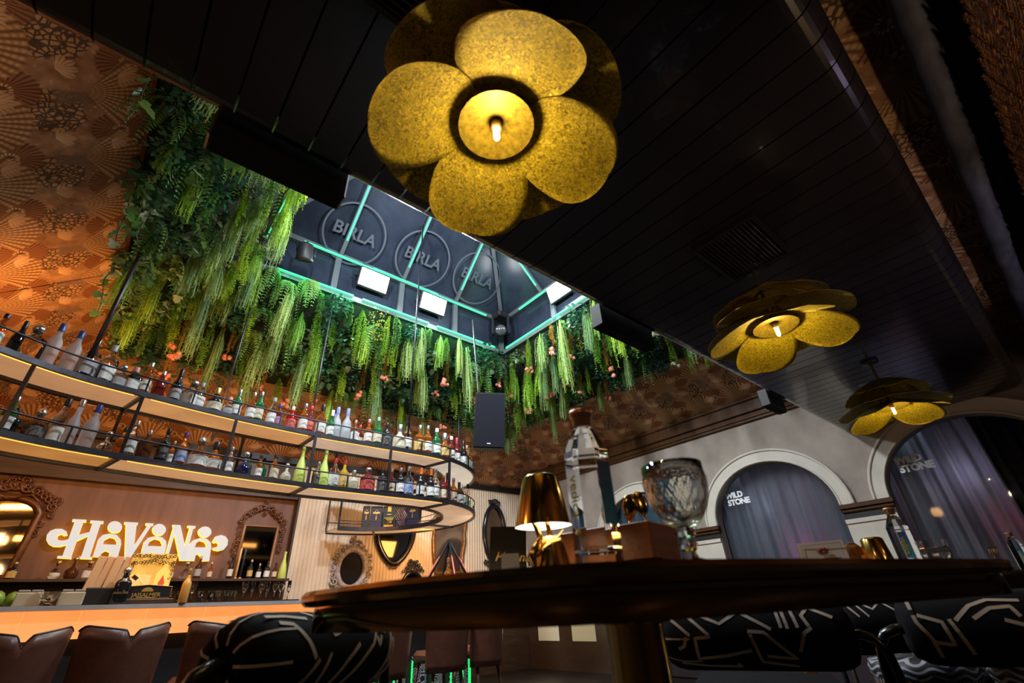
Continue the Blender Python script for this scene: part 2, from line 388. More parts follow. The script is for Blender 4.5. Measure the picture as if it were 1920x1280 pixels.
for ya, yb in ((6.10, 8.3), (3.765, 4.325), (1.465, 2.035), (-.825, -.265)):
    mb = MB(); mb.box((RX - .035, (ya + yb) / 2, 1.955), (.09, yb - ya + .04, .05)); mb.box((RX - .02, (ya + yb) / 2, 1.905), (.06, yb - ya + .02, .05), bev=.012)
    struct(mb.obj('trim_%d' % k, M['bronze'])); k += 1
    mb = MB(); mb.box((RX - .008, (ya + yb) / 2, 1.84), (.02, yb - ya, .08)); struct(mb.obj('trim_%d' % k, M['black'])); k += 1
    mb = MB(); mb.box((RX - .02, (ya + yb) / 2, 1.37), (.05, yb - ya, .86)); mb.box((RX - .05, (ya + yb) / 2, 1.775), (.03, yb - ya, .05)); struct(mb.obj('trim_%d' % k, M['cream'])); k += 1
mb = MB(); mb.box((RX - .05, 2.5, .47), (.12, 11.4, .94), bev=.02); struct(mb.obj('baseboard_right', mat('dark_plum_panel', (.022, .012, .018), .6)))
M['pane'] = mat('dark_window_glass', (.9, .95, 1), .03, trans=1.0, ior=1.2)
M['sheer'] = mat('grey_sheer_curtain', (.34, .36, .40), .8, tl=.45, var=.15, vscale=3, stretch=(1, 6, .3))
M['black_drape'] = mat('black_drape', (.02, .016, .018), .8)
M['teal_board'] = mat('teal_blind', (.03, .09, .13), .6)
for wi, yc in enumerate(YC[:3]):
    w = struct(link('window_%d' % (wi + 1), None, None, (RX, yc, 0)))
    mb = MB(); o_ = arch(0, *RYO, 1.98); i_ = arch(0, *RYI, 1.98)
    mb.prism([o_ + i_[::-1]], (0, 0, 0), (0, 1, 0), (0, 0, 1), -.04)
    for (rr, rz, r) in ((1.03, .925, .020), (.88, .765, .014)): mb.tube([(-.042, p[0], p[1]) for p in arch(0, rr, rz, 1.98)], r, 6)
    mb.obj('arch_moulding', M['cream'], w)
    mb = MB(); mb.prism([arch(0, .868, .753, .45)], (.14, 0, 0), (0, 1, 0), (0, 0, 1), .008); mb.obj('pane', M['pane'], w)
    for (a, b, mm, rn) in (((-.9, .9, 'sheer', 1),) if wi == 1 else ((-.15, .9, 'sheer', 2), (-.95, -.12, 'black_drape', 3)) if wi == 2 else ((-.9, .9, 'teal_board', 4),)):
        mb = MB(); rnd = random.Random(rn); N = 90; ph = [rnd.uniform(0, 6) for _ in range(4)]
        prof = [(.26 + .028 * sin(38 * s + ph[0]) + .02 * sin(17 * s + ph[1]) + .012 * sin(71 * s + ph[2]), s) for s in [a + (b - a) * i / N for i in range(N + 1)]]
        mb.add([(x, y, z) for x, y in prof for z in (.3, 2.95)], [(2 * i, 2 * i + 1, 2 * i + 3, 2 * i + 2) for i in range(N)], 0, True)
        mb.obj('curtain', M[mm], w)
    for line, dz in (('WILD', 0), ('STONE', -.105)):
        if wi: put_text('lettering', text_mesh(line, .115, .0005, .95, .006), M['white'], w, (.135, (.54 if wi == 1 else .54) + (.02 if line == 'WILD' else -.03), (2.40 if wi == 1 else 2.40) + dz), (0, -1, 0), (0, 0, 1))
    mb = MB(); mb.box((.62, 0, 1.6), (.02, 2.2, 3.0)); mb.obj('recess_back', M['black'], w)
lamp('window_glow', 'AREA', (7.60, 3.45, 2.9), 1.6, (.60, .72, .80), .5, (7.66, 3.4, 1.2), .08)
lamp('window_glow', 'POINT', (7.93, 2.75, 1.55), 2.2, (.85, .18, .45), .08)
lamp('window_glow', 'POINT', (7.93, 3.15, 2.2), 1.6, (.70, .68, .85), .06)
lamp('window_glow', 'POINT', (7.93, 2.55, 2.25), .8, (.75, .65, .85), .05)
lamp('window_glow', 'AREA', (7.60, 1.2, 2.9), 2.2, (.45, .68, .75), .4, (7.66, 1.15, 1.2), .08)
lamp('window_glow', 'POINT', (7.93, .75, 2.15), 2.6, (.75, .62, .85), .06)
lamp('window_glow', 'POINT', (7.93, .55, 1.6), .8, (.95, .08, .12), .06)
lamp('window_glow', 'AREA', (7.60, 5.2, 2.93), 2.0, (.3, .7, .9), .8, (7.7, 5.2, 1.2), .08)
# low dresser front of cream panels on the right wall, seen under the table
dr = thing('sideboard', 'dark wooden sideboard with cream door panels seen beneath the round table', 'sideboard', (7.26, 7.2, 0))
mb = MB(); mb.box((0, -.1, .44), (.10, 2.2, .88)); mb.box((-.01, -.1, .90), (.12, 2.24, .04)); mb.obj('carcass', M['darkwood'], dr)
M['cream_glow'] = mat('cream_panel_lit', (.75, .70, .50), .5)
for y in (-.46, .46):
    mb = MB(); mb.box((-.056, y - .04, .60), (.012, .58, .30), bev=.02); mb.obj('door_panel', M['cream_glow'], dr)
mb = MB(); mb.box((4.9, 8.25, .46), (4.98, .06, .92)); mb.box((4.9, 8.24, .93), (4.98, .09, .04)); struct(mb.obj('baseboard_back', M['darkwood']))
lamp('under_lamp', 'POINT', (6.2, 6.9, .7), 6, (1, .88, .55), .1)
# ------------------------------------------------------------------ dropped soffit of dark planks
mb = MB(); mb.box((3.0, .7475, 3.16), (8.76, 1.66, .4)); soffit = struct(mb.obj('ceiling', M['black']))
R_ = .11; prof = [(1.675, 3.36), (-.165, 3.36), (-.165, 2.87 + R_)]
prof += [(-.165 + R_ - R_ * cos(a), 2.87 + R_ - R_ * sin(a)) for a in [pi / 2 * i / 8 for i in range(1, 9)]]
prof += [(1.675 - R_ + R_ * sin(a), 2.87 + R_ - R_ * cos(a)) for a in [pi / 2 * i / 8 for i in range(0, 9)]]
mb = MB(); mb.prism([prof], (0, 0, 0), (0, 1, 0), (0, 0, 1), .147)
me = mb.mesh('plank', M['plank'])
PX = [-1.335 + .155 * i for i in range(57)]
for x in PX:
    if x < 7.26: link('plank', me, soffit, (x, 0, 0))
for xa, ya, wd, dp in ((-.32, .44, .74, .42), (2.28, .50, .52, .38)):
    g = thing('air_grille', 'black slatted air grille in the plank ceiling beside the %s flower lamp' % ('nearest' if xa < 0 else 'middle'), 'vent', (xa, ya, 2.855))
    mb = MB()
    for c, d in (((wd / 2, .01, 0), (wd, .02, .025)), ((wd / 2, dp - .01, 0), (wd, .02, .025)), ((.01, dp / 2, 0), (.02, dp - .04, .025)), ((wd - .01, dp / 2, 0), (.02, dp - .04, .025))): mb.box(c, d)
    mb.obj('frame', M['black'], g)
    sm = MB(); sm.box((0, 0, 0), (wd - .042, .006, .02), R=Matrix.Rotation(.6, 3, 'X')); sme = sm.mesh('slat', M['plank'])
    for i in range(14): link('slat', sme, g, (wd / 2, .035 + (dp - .07) * i / 13, 0))
# beyond the soffit: papered ceiling, dark sleeve, beam, fringe
plane('ceiling_front', [(-1, -3.2, 3.3), (7.4, -3.2, 3.3), (7.4, -.165, 3.3), (-1, -.165, 3.3)], [(q[1], q[0]) for q in ((-1, -3.2), (7.4, -3.2), (7.4, -.165), (-1, -.165))], M['paper'])
M['sleeve'] = mat('grey_fabric_sleeve', (.10, .10, .15), .6, col2=(.035, .034, .05), vscale=4, stretch=(1, 3, 3))
mb = MB(); rnd = random.Random(3)
mb.tube([(x * .2, -.408 + rnd.uniform(-.004, .004), 3.1) for x in range(0, 37)], [.058 + rnd.uniform(-.004, .004) for _ in range(37)], 14)
tag(mb.obj('duct', M['sleeve']), 'long grey fabric sleeved duct running beside the plank ceiling', 'duct')
mb = MB(); mb.box((3.2, -.62, 3.17), (8.4, .22, .22)); struct(mb.obj('trim_20', M['black']))
M['fringe'] = mat('bronze_fringe', (.016, .008, .006), .4, col2=(.42, .17, .035), vscale=9, stretch=(.22, 26, 26))
fr_r = [n for n in M['fringe'].node_tree.nodes if n.type == 'MAP_RANGE'][0]; fr_r.inputs[1].default_value = .5; fr_r.inputs[2].default_value = .68
fr = thing('fringe_pelmet', 'bronze and brown fringe hanging at the top right corner', 'fringe', (0, 0, 0))
rnd = random.Random(5)
for i in range(200):
    x = .9 + i * .019; P0 = Vector((x, -.475 - .012 * (i % 7) / 7 - .012 * x, 2.90 + rnd.uniform(-.01, .015))); k = rnd.uniform(.8, 1.2); D = Vector((1.25 * k, -.34 * k, .10)); Wd = Vector((.004, .016, .0)) * rnd.uniform(.6, 1.1)
    mb = MB(); vs = []
    for s_ in range(7):
        q = s_ / 6; c = P0 + D * q + Vector((0, 0, .05 * sin(q * pi) + .10 * q)); hw = (.25 + .75 * sin(pi * min(1, q * 1.6 + .05)) if q < .5 else 1)
        vs += [c - Wd * hw, c + Vector((0, 0, -.008)), c + Wd * hw]
    mb.add(vs, [(3 * u, 3 * u + 1, 3 * u + 4, 3 * u + 3) for u in range(6)] + [(3 * u + 1, 3 * u + 2, 3 * u + 5, 3 * u + 4) for u in range(6)], 0, True)
    mb.obj('strand', M['fringe'], fr)
lamp('fringe_lamp', 'POINT', (2.6, -1.0, 2.0), 2.4, (1, .5, .15), .05)  # added point light with no fixture, brings out the fringe
# ------------------------------------------------------------------ skylight lantern
sky = struct(link('window_4', None, None, (0, 0, 0)))
SX0, SX1, SY0, SY1 = .45, 4.97, 1.95, 5.95
def bar(name, a, b, w, h, m, parent, up=(0, 0, 1)):
    a, b = Vector(a), Vector(b); t = (b - a).normalized(); u = Vector(up); s_ = t.cross(u).normalized(); u = s_.cross(t)
    mb = MB(); q = [s_ * (w / 2 * i) + u * (h / 2 * j) for i, j in ((-1, -1), (1, -1), (1, 1), (-1, 1))]
    mb.add([p + d for p in (a, b) for d in q], ((0, 3, 2, 1), (4, 5, 6, 7), (0, 1, 5, 4), (1, 2, 6, 5), (2, 3, 7, 6), (3, 0, 4, 7)))
    return mb.obj(name, m, parent)
ring_ = [(SX0, SY0), (SX1, SY0), (SX1, SY1), (SX0, SY1)]
for z, w in ((5.30, .08), (6.02, .09)):
    for i in range(4):
        a, b = ring_[i], ring_[(i + 1) % 4]; bar('beam', (*a, z), (*b, z), w, .09, M['frame'], sky)
for i in range(4):
    a, b = ring_[i], ring_[(i + 1) % 4]; mb = MB(); k = 1.0
    o = Vector(((a[0] + b[0]) / 2 - 2.71, (a[1] + b[1]) / 2 - 3.95, 0)).normalized() * .05
    mb.quad((a[0] + o.x, a[1] + o.y, 5.3), (b[0] + o.x, b[1] + o.y, 5.3), (b[0] + o.x, b[1] + o.y, 6.02), (a[0] + o.x, a[1] + o.y, 6.02)); mb.obj('side_pane', M['navy'], sky)
for x in (.5, 1.61, 2.73, 3.83, 4.92): bar('post', (x, 5.95, 5.33), (x, 5.95, 6.0), .09, .06, M['frame'], sky, up=(0, 1, 0))
for y in (4.52, 3.2): bar('post', (4.97, y, 5.33), (4.97, y, 6.0), .06, .09, M['frame'], sky, up=(0, 1, 0))
APX = [(2.45, 3.95, 8.03), (2.97, 3.95, 8.03)]; c4 = [(x, y, 6.05) for x, y in ring_]
for P in ((c4[2], c4[3], APX[0], APX[1]), (c4[0], c4[1], APX[1], APX[0]), (c4[1], c4[2], APX[1]), (c4[3], c4[0], APX[0])):
    mb = MB(); mb.add(P, [tuple(range(len(P)))]); mb.obj('roof_pane', M['navy'], sky)
for a, b in ((c4[2], APX[1]), (c4[3], APX[0]), (c4[1], APX[1]), (c4[0], APX[0]), (APX[0], APX[1])): bar('roof_bar', Vector(a) - Vector((0, 0, .04)), Vector(b) - Vector((0, 0, .04)), .07, .06, M['frame'], sky)
# ribs on the back roof slope, each carrying a green strip
for x in (1.62, 2.72, 3.81):
    top = 2.0 if 2.4 < x < 3.0 else (2.0 * (x - .45) / 2.0 if x < 2.4 else 2.0 * (4.97 - x) / 2.0)
    f = lambda s, d=0: (x, 5.90 - s, 6.05 + s * .98 - d)
    bar('roof_bar', f(0, .03), f(top, .03), .06, .05, M['frame'], sky); bar('led_strip', f(.20, .07), f(top - .02, .07), .026, .02, M['green_led'], sky)
for y in (4.73, 3.3):
    f = lambda s, d=0: (4.95 - s, y, 6.05 + s * .98 - d)
    bar('roof_bar', f(0, .03), f(1.3, .03), .06, .05, M['frame'], sky); bar('led_strip', f(.15, .07), f(1.25, .07), .026, .02, M['green_led'], sky)
for a, b in (((.80, 5.90, 5.335), (1.92, 5.90, 5.335)), ((2.07, 5.90, 5.335), (3.27, 5.90, 5.335)), ((3.44, 5.90, 5.335), (4.72, 5.90, 5.335)), ((4.92, 5.80, 5.335), (4.92, 4.55, 5.335)), ((4.92, 4.50, 5.335), (4.92, 3.2, 5.335)),
             ((1.06, 5.89, 5.985), (2.27, 5.89, 5.985)), ((2.17, 5.885, 6.0), (3.41, 5.885, 6.0)), ((3.27, 5.89, 5.985), (4.52, 5.89, 5.985)), ((4.91, 5.35, 5.985), (4.91, 4.15, 5.985)),
             ((.50, 3.0, 5.335), (.50, 5.3, 5.335))): bar('led_strip', a, b, .03, .028, M['green_led'], sky)
M['faded'] = mat('faded_print', (.055, .066, .085), .6)
U_, V_ = (1, 0, 0), (0, -.7071, .7071)
for x, y, z in ((1.70, 5.62, 6.30), (2.90, 5.56, 6.36), (4.02, 5.50, 6.42)):
    n = 48; mb = MB(); O = Vector((x, y, z)) + Vector((0, -.012, -.012)); u = Vector(U_); v = Vector(V_)
    for r0, r1 in ((.47, .50),):
        mb.add([O + (u * cos(2 * pi * i / n) + v * sin(2 * pi * i / n)) * r for i in range(n) for r in (r0, r1)], [(2 * i, 2 * i + 1, 2 * ((i + 1) % n) + 1, 2 * ((i + 1) % n)) for i in range(n)])
    mb.obj('printed_ring', M['faded'], sky)
    put_text('lettering', text_mesh('BIRLA', .27, .0005, 1.0, .006), M['faded'], sky, O, U_, V_)
for lx, ly, lz, d, tx in ((2.19, 5.86, 5.735, (0, -1, -.35), 'left of the two white floodlights on the back of the skylight'), (3.31, 5.86, 5.735, (0, -1, -.35), 'right of the two white floodlights on the back of the skylight'), (4.88, 4.25, 5.77, (-1, 0, -.35), 'white floodlight on the right side of the skylight beside the dark ceiling')):
    t = thing('floodlight', tx, 'floodlight', (lx, ly, lz)); N = Vector(d).normalized(); U = Vector((0, 0, 1)).cross(-N).normalized(); V = (-N).cross(U) * -1 if False else N.cross(U)
    Rm = Matrix((U, V, N)).transposed()
    mb = MB(); mb.box((0, 0, 0), (.52, .34, .06), R=Rm, bev=.015); ho = mb.obj('housing', M['black'], t)
    mb = MB(); mb.box(N * .034, (.47, .28, .01), R=Rm); mb.obj('lens', M['white_led'], ho)
    mb = MB(); mb.tube([U * -.28 - N * .0, U * -.28 - N * .08, U * .28 - N * .08, U * .28], .012, 6); mb.obj('bracket', M['black'], t)
# moving head in the far corner
t = thing('moving_head_light', 'black moving head stage light in the far corner of the skylight', 'stage light', (4.72, 5.70, 5.28))
mb = MB(); mb.box((0, 0, .66), (.26, .26, .12), bev=.03); mb.obj('base', M['black'], t)
d1 = Vector((.77, -.64, 0))
for s in (-1, 1):
    mb = MB(); mb.box(d1 * .15 * s + Vector((0, 0, .42)), (.05, .14, .38), R=Matrix.Rotation(-.69, 3, 'Z'), bev=.02); mb.obj('yoke_arm', M['black'], t)
Rm = Matrix.Rotation(-.69, 3, 'Z') @ Matrix.Rotation(.5, 3, 'X')
mb = MB(); mb.lathe([(.01, -.16), (.09, -.15), (.115, -.06), (.12, .05), (.10, .17), (.01, .18)], 16)
mb.v = [tuple(Rm @ Matrix.Rotation(pi / 2, 3, 'X') @ Vector(v) + Vector((0, 0, .33))) for v in mb.v]; mb.obj('head', M['black'], t)
M['lens'] = mat('lens_glass', (.05, .05, .06), .05, spec=1.0)
mb = MB(); mb.lathe([(.10, 0), (.09, .02), (.0001, .028)], 16); mb.v = [tuple(Rm @ (Matrix.Rotation(pi / 2, 3, 'X') @ Vector(v) + Vector((0, -.172, 0))) + Vector((0, 0, .33))) for v in mb.v]; mb.obj('lens', M['lens'], t)
# can spotlight among the leaves on the left
t = thing('spotlight', 'black can spotlight hanging by the leaves at the left of the skylight', 'spotlight', (1.05, 5.55, 5.36))
Rm = Matrix.Rotation(.5, 3, 'X') @ Matrix.Rotation(-.2, 3, 'Y')
mb = MB(); mb.lathe([(.06, .26), (.10, .24), (.11, .05), (.125, .0), (.115, .0), (.10, .05), (.001, .06)], 18); mb.v = [tuple(Rm @ Vector(v)) for v in mb.v]; mb.obj('can', M['black'], t)
mb = MB(); mb.lathe([(.10, .03), (.0001, .035)], 18); mb.v = [tuple(Rm @ Vector(v)) for v in mb.v]; mb.obj('lens', mat('green_lens', (.02, .10, .07), .1, spec=1.0), t)
mb = MB(); mb.tube([(-.12, 0, .12), (-.13, .05, .3), (0, .08, .42), (.13, .05, .3), (.12, 0, .12)], .012, 6); mb.obj('bracket', M['black'], t)
# speaker hung in the corner
t = thing('corner_speaker', 'black box speaker hung in the corner beside the green wall', 'speaker', (3.83, 5.0, 2.98))
Rm = Matrix.Rotation(-.65, 3, 'Z') @ Matrix.Rotation(.16, 3, 'X') @ Matrix.Rotation(.06, 3, 'Y')
mb = MB(); mb.prism([[(-.22, 0), (.22, 0), (.15, .36), (-.15, .36)]], (0, 0, 0), (1, 0, 0), (0, 1, 0), .80); mb.v = [tuple(Rm @ Vector(v)) for v in mb.v]; mb.obj('cabinet', M['black'], t)
M['grille_cloth'] = mat('speaker_cloth', (.011, .012, .018), .8, spec=.2, var=.3, vscale=160)
mb = MB(); mb.box((0, -.006, .40), (.42, .012, .77), R=None); mb.v = [tuple(Rm @ Vector(v)) for v in mb.v]; mb.obj('front_cloth', M['grille_cloth'], t)
mb = MB(); mb.box((0, -.015, .06), (.05, .004, .012)); mb.v = [tuple(Rm @ Vector(v)) for v in mb.v]; mb.obj('badge', M['white'], t)
mb = MB(); mb.tube([(-.02, .2, .7), (-.02, .22, 1.0), (-.05, .3, 2.3)], .014, 6); mb.obj('hanging_rod', M['steel'], t)
# black boxes fixed to the side of the plank ceiling
for bx, wd, lab in ((-.16, .60, 'longest black box hung on the ceiling edge by the leaves'), (2.40, .66, 'black box speaker on the ceiling edge left of the middle flower lamp'), (5.20, .42, 'small black box on the ceiling edge near the cornice')):
    t = thing('edge_box', lab, 'speaker', (bx, 1.70, 2.80))
    mb = MB(); mb.box((wd / 2, .055, .10), (wd, .11, .20), bev=.01); mb.obj('cabinet', M['black'], t)
    mb = MB(); mb.box((wd / 2, .05, -.004), (wd - .04, .08, .008)); mb.obj('front_cloth', M['grille_cloth'], t)
# ------------------------------------------------------------------ green walls
def leafmat(name, c, c2, r=.5, vs=5):
    """leaf colour varying along the plant and, plant by plant, from light to dark bluish green"""
    m = mat(name, c, r, col2=c2, vscale=vs, tl=.28, spec=.35); t = m.node_tree; b = t.nodes['Principled BSDF']; k = b.inputs['Base Color'].links[0].from_socket
    oi = t.nodes.new('ShaderNodeObjectInfo'); q = X(t, oi.outputs['Random']).ramp(.25, 1.0)
    t.links.new(mixc(t, q * .85, X(t, k), (c[0] * .22, c[1] * .42, max(c[2], .05) * .75)).k, b.inputs['Base Color']); return m
M['moss'] = mat('dark_moss_backing', (.012, .022, .008), .9, col2=(.006, .009, .005), vscale=12)
M['feather'] = leafmat('pale_feathery_leaf', (.38, .48, .14), (.24, .38, .09))
M['lime'] = leafmat('lime_leaf', (.42, .62, .06), (.28, .50, .05))
M['fern'] = leafmat('fern_leaf', (.15, .32, .08), (.24, .42, .09))
M['dark'] = leafmat('dark_leaf', (.04, .15, .08), (.08, .22, .10), .35)
M['ivyg'] = leafmat('ivy_leaf', (.13, .28, .07), (.07, .18, .05), .3)
M['pale'] = leafmat('pale_edged_leaf', (.45, .52, .36), (.20, .34, .16), .3, 14)
M['yellow'] = leafmat('yellow_sprig', (.50, .42, .05), (.36, .36, .05))
M['orange'] = leafmat('orange_sprig', (.55, .26, .04), (.48, .36, .05))
M['pom'] = mat('pink_blossom', (.85, .30, .20), .7, var=.2, vscale=40)
M['pomw'] = mat('white_blossom', (.80, .78, .66), .7, var=.1, vscale=40)
M['pomy'] = mat('pale_yellow_blossom', (.62, .62, .22), .7, var=.15, vscale=40)
M['vine'] = mat('brown_vine', (.10, .07, .03), .7)
def leaf(mb, p, d, n, l, w, mi=0, kind=0, fold=.25):
    """a single leaf blade: p base, d direction, n normal"""
    d = d.normalized(); s = d.cross(n); s = s.normalized() if s.length > 1e-5 else d.orthogonal().normalized(); n = s.cross(d)
    if kind == 0: pts = [(0, 0), (.35, .5), (.75, .32), (1, 0)]
    elif kind == 1: pts = [(0, 0), (-.02, .42), (.30, .62), (.38, .34), (.68, .42), (1, 0)]          # ivy
    else: pts = [(0, 0), (.12, .40), (.45, .52), (.8, .34), (1, 0)]
    L = [p + d * (a * l) + s * (b * w) + n * (fold * b * w - .18 * a * a * l) for a, b in pts]; R = [p + d * (a * l) - s * (b * w) + n * (fold * b * w - .18 * a * a * l) for a, b in pts[1:-1]]
    k = len(pts); mb.add(L + R, [tuple(range(k)), (0, k - 1) + tuple(range(len(L) + len(R) - 1, k - 1, -1))], mi, True)
def rv(r, z=0): a = r.uniform(0, 2 * pi); return Vector((cos(a), sin(a), z))
def feather(seed, L=.75, R=.11, nf=64):
    r = random.Random(seed); mb = MB()
    for i in range(nf):
        a = rv(r); rad = R * sqrt(r.random()); l = L * r.uniform(.5, 1); z0 = -r.uniform(0, L * .45); P = []
        for s in range(8):
            q = s / 7; P.append(a * (rad * (.4 + .6 * (1 - (1 - q) ** 2.2)) + .012 * sin(5 * q + i)) + Vector((0, 0, z0 + .04 * sin(q * pi) - (l + z0 * .4) * q)))
        w = r.uniform(.003, .006); side = a.cross(Vector((0, 0, 1)))
        mb.add([p + side * (w * k) for p in P for k in (-1, 1)], [(2 * s, 2 * s + 1, 2 * s + 3, 2 * s + 2) for s in range(7)], 0, True)
        for s in range(2, 8):
            for k in (-1, 1): leaf(mb, P[s], side * k + Vector((0, 0, -.9)) + a * r.uniform(-.3, .5), a, r.uniform(.022, .04), .008, 0)
    return mb
def pearls(seed, L=.7, ns=7, R=.07, nl=24, lw=.026):
    r = random.Random(seed); mb = MB()
    for i in range(ns):
        a = rv(r); rad = R * r.random(); l = L * r.uniform(.6, 1); ph = r.uniform(0, 6)
        for s in range(nl):
            q = s / nl; c = a * rad * min(1, q * 4) + Vector((.010 * sin(9 * q + ph), .010 * cos(8 * q + ph), -l * q))
            for k in range(3):
                b = rv(r, -.5); leaf(mb, c, b, Vector((0, 0, 1)), lw * r.uniform(.8, 1.3), lw * .8, 0, 2)
    return mb
def fern(seed, L=.6, nf=12, nl=15):
    r = random.Random(seed); mb = MB()
    for i in range(nf):
        a = rv(r); l = L * r.uniform(.6, 1); out = r.uniform(.10, .30); P = [a * (out * sin(min(1, q * 1.1) * pi * .55)) + Vector((0, 0, .06 * sin(q * pi) - l * q ** 1.5)) for q in [s / nl for s in range(nl + 1)]]
        side = a.cross(Vector((0, 0, 1)))
        for s in range(1, nl):
            t = (P[s + 1] - P[s]).normalized(); ll = .075 * sin(pi * (s / nl * .8 + .2)) + .012
            for k in (-1, 1): leaf(mb, P[s], side * k + t * .6, a + Vector((0, 0, .4)), ll, .022, 0)
    return mb
def bush(seed, R=.2, n=70, ll=.075, kind=2, L=.35, w=.8, mi=0):
    r = random.Random(seed); mb = MB()
    for i in range(n):
        a = rv(r, r.uniform(-.6, .8)); c = Vector((a.x * R * r.uniform(.2, .9), a.y * R * r.uniform(.2, .9), -L * r.random()))
        l = ll * r.uniform(.6, 1.25); leaf(mb, c, a + Vector((0, 0, -r.uniform(0, .9))), Vector((a.x * .3, a.y * .3, 1)), l, l * w, mi if not isinstance(mi, tuple) else mi[i % len(mi)], kind)
    return mb
KIND = {}
def kind(key, label, cat, name, variants, mats): KIND[key] = (label, cat, name, [v.mesh(name, mats) for v in variants], mats)
kind('feather', 'pale green feathery strands', 'hanging plant', 'feathery_plant', [feather(s, L_f, R_f, 70) for s, L_f, R_f in ((1, .8, .11), (2, .62, .14), (3, .95, .10))], M['feather'])
kind('feather_y', 'yellow green feathery strands', 'hanging plant', 'feathery_plant', [feather(s, .7, .12, 60) for s in (11, 12)], M['lime'])
kind('pearls', 'lime strings of small leaves', 'hanging plant', 'string_plant', [pearls(s, l, 8, .08) for s, l in ((4, .75), (5, .95))], M['lime'])
kind('pearls_d', 'dull green strings of small leaves', 'hanging plant', 'string_plant', [pearls(s, .6, 9, .10, 20, .032) for s in (41, 42)], M['fern'])
kind('fern', 'drooping mid green fern', 'hanging plant', 'hanging_fern', [fern(6), fern(7, .75)], M['fern'])
kind('dark', 'dark bluish green leafy clump', 'hanging plant', 'leafy_clump', [bush(8, .22, 90, .085), bush(9, .2, 80, .07, 0, .45)], M['dark'])
kind('pale', 'clump of pale edged variegated leaves', 'hanging plant', 'variegated_clump', [bush(14, .16, 44, .10, 2, .34, .75, (0, 0, 1)), bush(15, .18, 50, .085, 1, .4, .8, (0, 1))], [M['ivyg'], M['pale']])
kind('yellow', 'yellow flecked leafy clump', 'hanging plant', 'flecked_clump', [bush(16, .17, 120, .042, 0, .45, .6, (0, 1, 1))], [M['fern'], M['yellow']])
kind('bloom', 'orange sprig ending in pink round blossoms', 'flower', 'flower_sprig', [pearls(17, .52, 5, .05, 18, .024)], M['orange'])
kind('bloom_w', 'lime sprig ending in white round blossoms', 'flower', 'flower_sprig', [pearls(18, .40, 5, .06, 14, .024)], M['lime'])
pom = MB()
r_ = random.Random(2); pom.ball((0, 0, 0), .030, 0, 8, 6)
for i in range(26):
    a = rv(r_, r_.uniform(-1.5, 1.5)).normalized(); leaf(pom, a * .026, a + rv(r_) * .4, a.orthogonal(), .020, .012, 0)
POM = {k: pom.mesh('blossom', M[k]) for k in ('pom', 'pomw', 'pomy')}
ROWS = ('top row', 'second row', 'third row', 'fourth row', 'fifth row', 'lowest row')
def nth(i): return '%d%s' % (i + 1, 'th' if 10 < (i + 1) % 100 < 14 else {1: 'st', 2: 'nd', 3: 'rd'}.get((i + 1) % 10, 'th'))
def plant(key, p, scale, where, rnd, row=0, i=0):
    label, cat, name, meshes, mats = KIND[key]
    o = link(name, None, None, p, (rnd.uniform(-.06, .06), rnd.uniform(-.06, .06), rnd.uniform(0, 6.28)), (scale, scale, scale * rnd.uniform(.85, 1.15)))
    tag(o, '%s, %s from left, %s, %s' % (label, nth(i), ROWS[row], where), cat, '%s %s' % (name.replace('_', ' ') + 's', where))
    stuff(link('foliage', rnd.choice(meshes), o))
    if key in ('bloom', 'bloom_w'):
        for k in range(4): link('blossom', POM['pom' if key == 'bloom' else 'pomw'], o, (rnd.uniform(-.07, .07), rnd.uniform(-.07, .07), -(.53 if key == 'bloom' else .42) + rnd.uniform(-.06, .05)), (0, 0, k), (rnd.uniform(.8, 1.15),) * 3)
    return o
WB, WR, WL = 'back green wall', 'right green wall', 'left green slope'
# backing boards
for nm, P in (('wall_back_board', [(-.62, 7.30), (5.9, 7.30), (4.97, 5.97), (.45, 5.97)]),):
    mb = MB(); mb.add([(x, y, 3.4 + (8.4 - y) * kb - .035) for x, y in P], [(3, 2, 1, 0)]); struct(mb.obj(nm, M['moss']))
mb = MB(); mb.add([(x, y, 3.73 + (7.4 - x) * kr - .035) for x, y in ((4.99, 1.3), (6.35, 1.3), (6.35, 6.9), (4.99, 5.95))], [(0, 1, 2, 3)]); struct(mb.obj('wall_right_board', M['moss']))
mb = MB(); P = [(-.64, 1.4), (.43, 1.4), (.43, 5.95), (-.64, 7.1)]
mb.add([(x, y, sl(x) - .03) for x, y in P], [(0, 1, 2, 3)]); mb.add([(-.64, 1.4, sl(-.64) - .03), (-.64, 7.1, sl(-.64) - .03), (-.66, 7.1, sl(-.66)), (-.66, 1.4, sl(-.66))], [(0, 1, 2, 3)]); struct(mb.obj('wall_left_board', M['moss']))
mb = MB(); mb.sweep([(-.66, 1.4, sl(-.66)), (-.66, 7.12, sl(-.66))], [(-.012, -.05), (.012, -.05), (.012, .01), (-.012, .01)]); struct(mb.obj('trim_21', M['bronze']))
rnd = random.Random(21)
def pick(ws):
    t = rnd.uniform(0, sum(w for _, w in ws))
    for k, w in ws:
        t -= w
        if t <= 0: return k
    return ws[0][0]
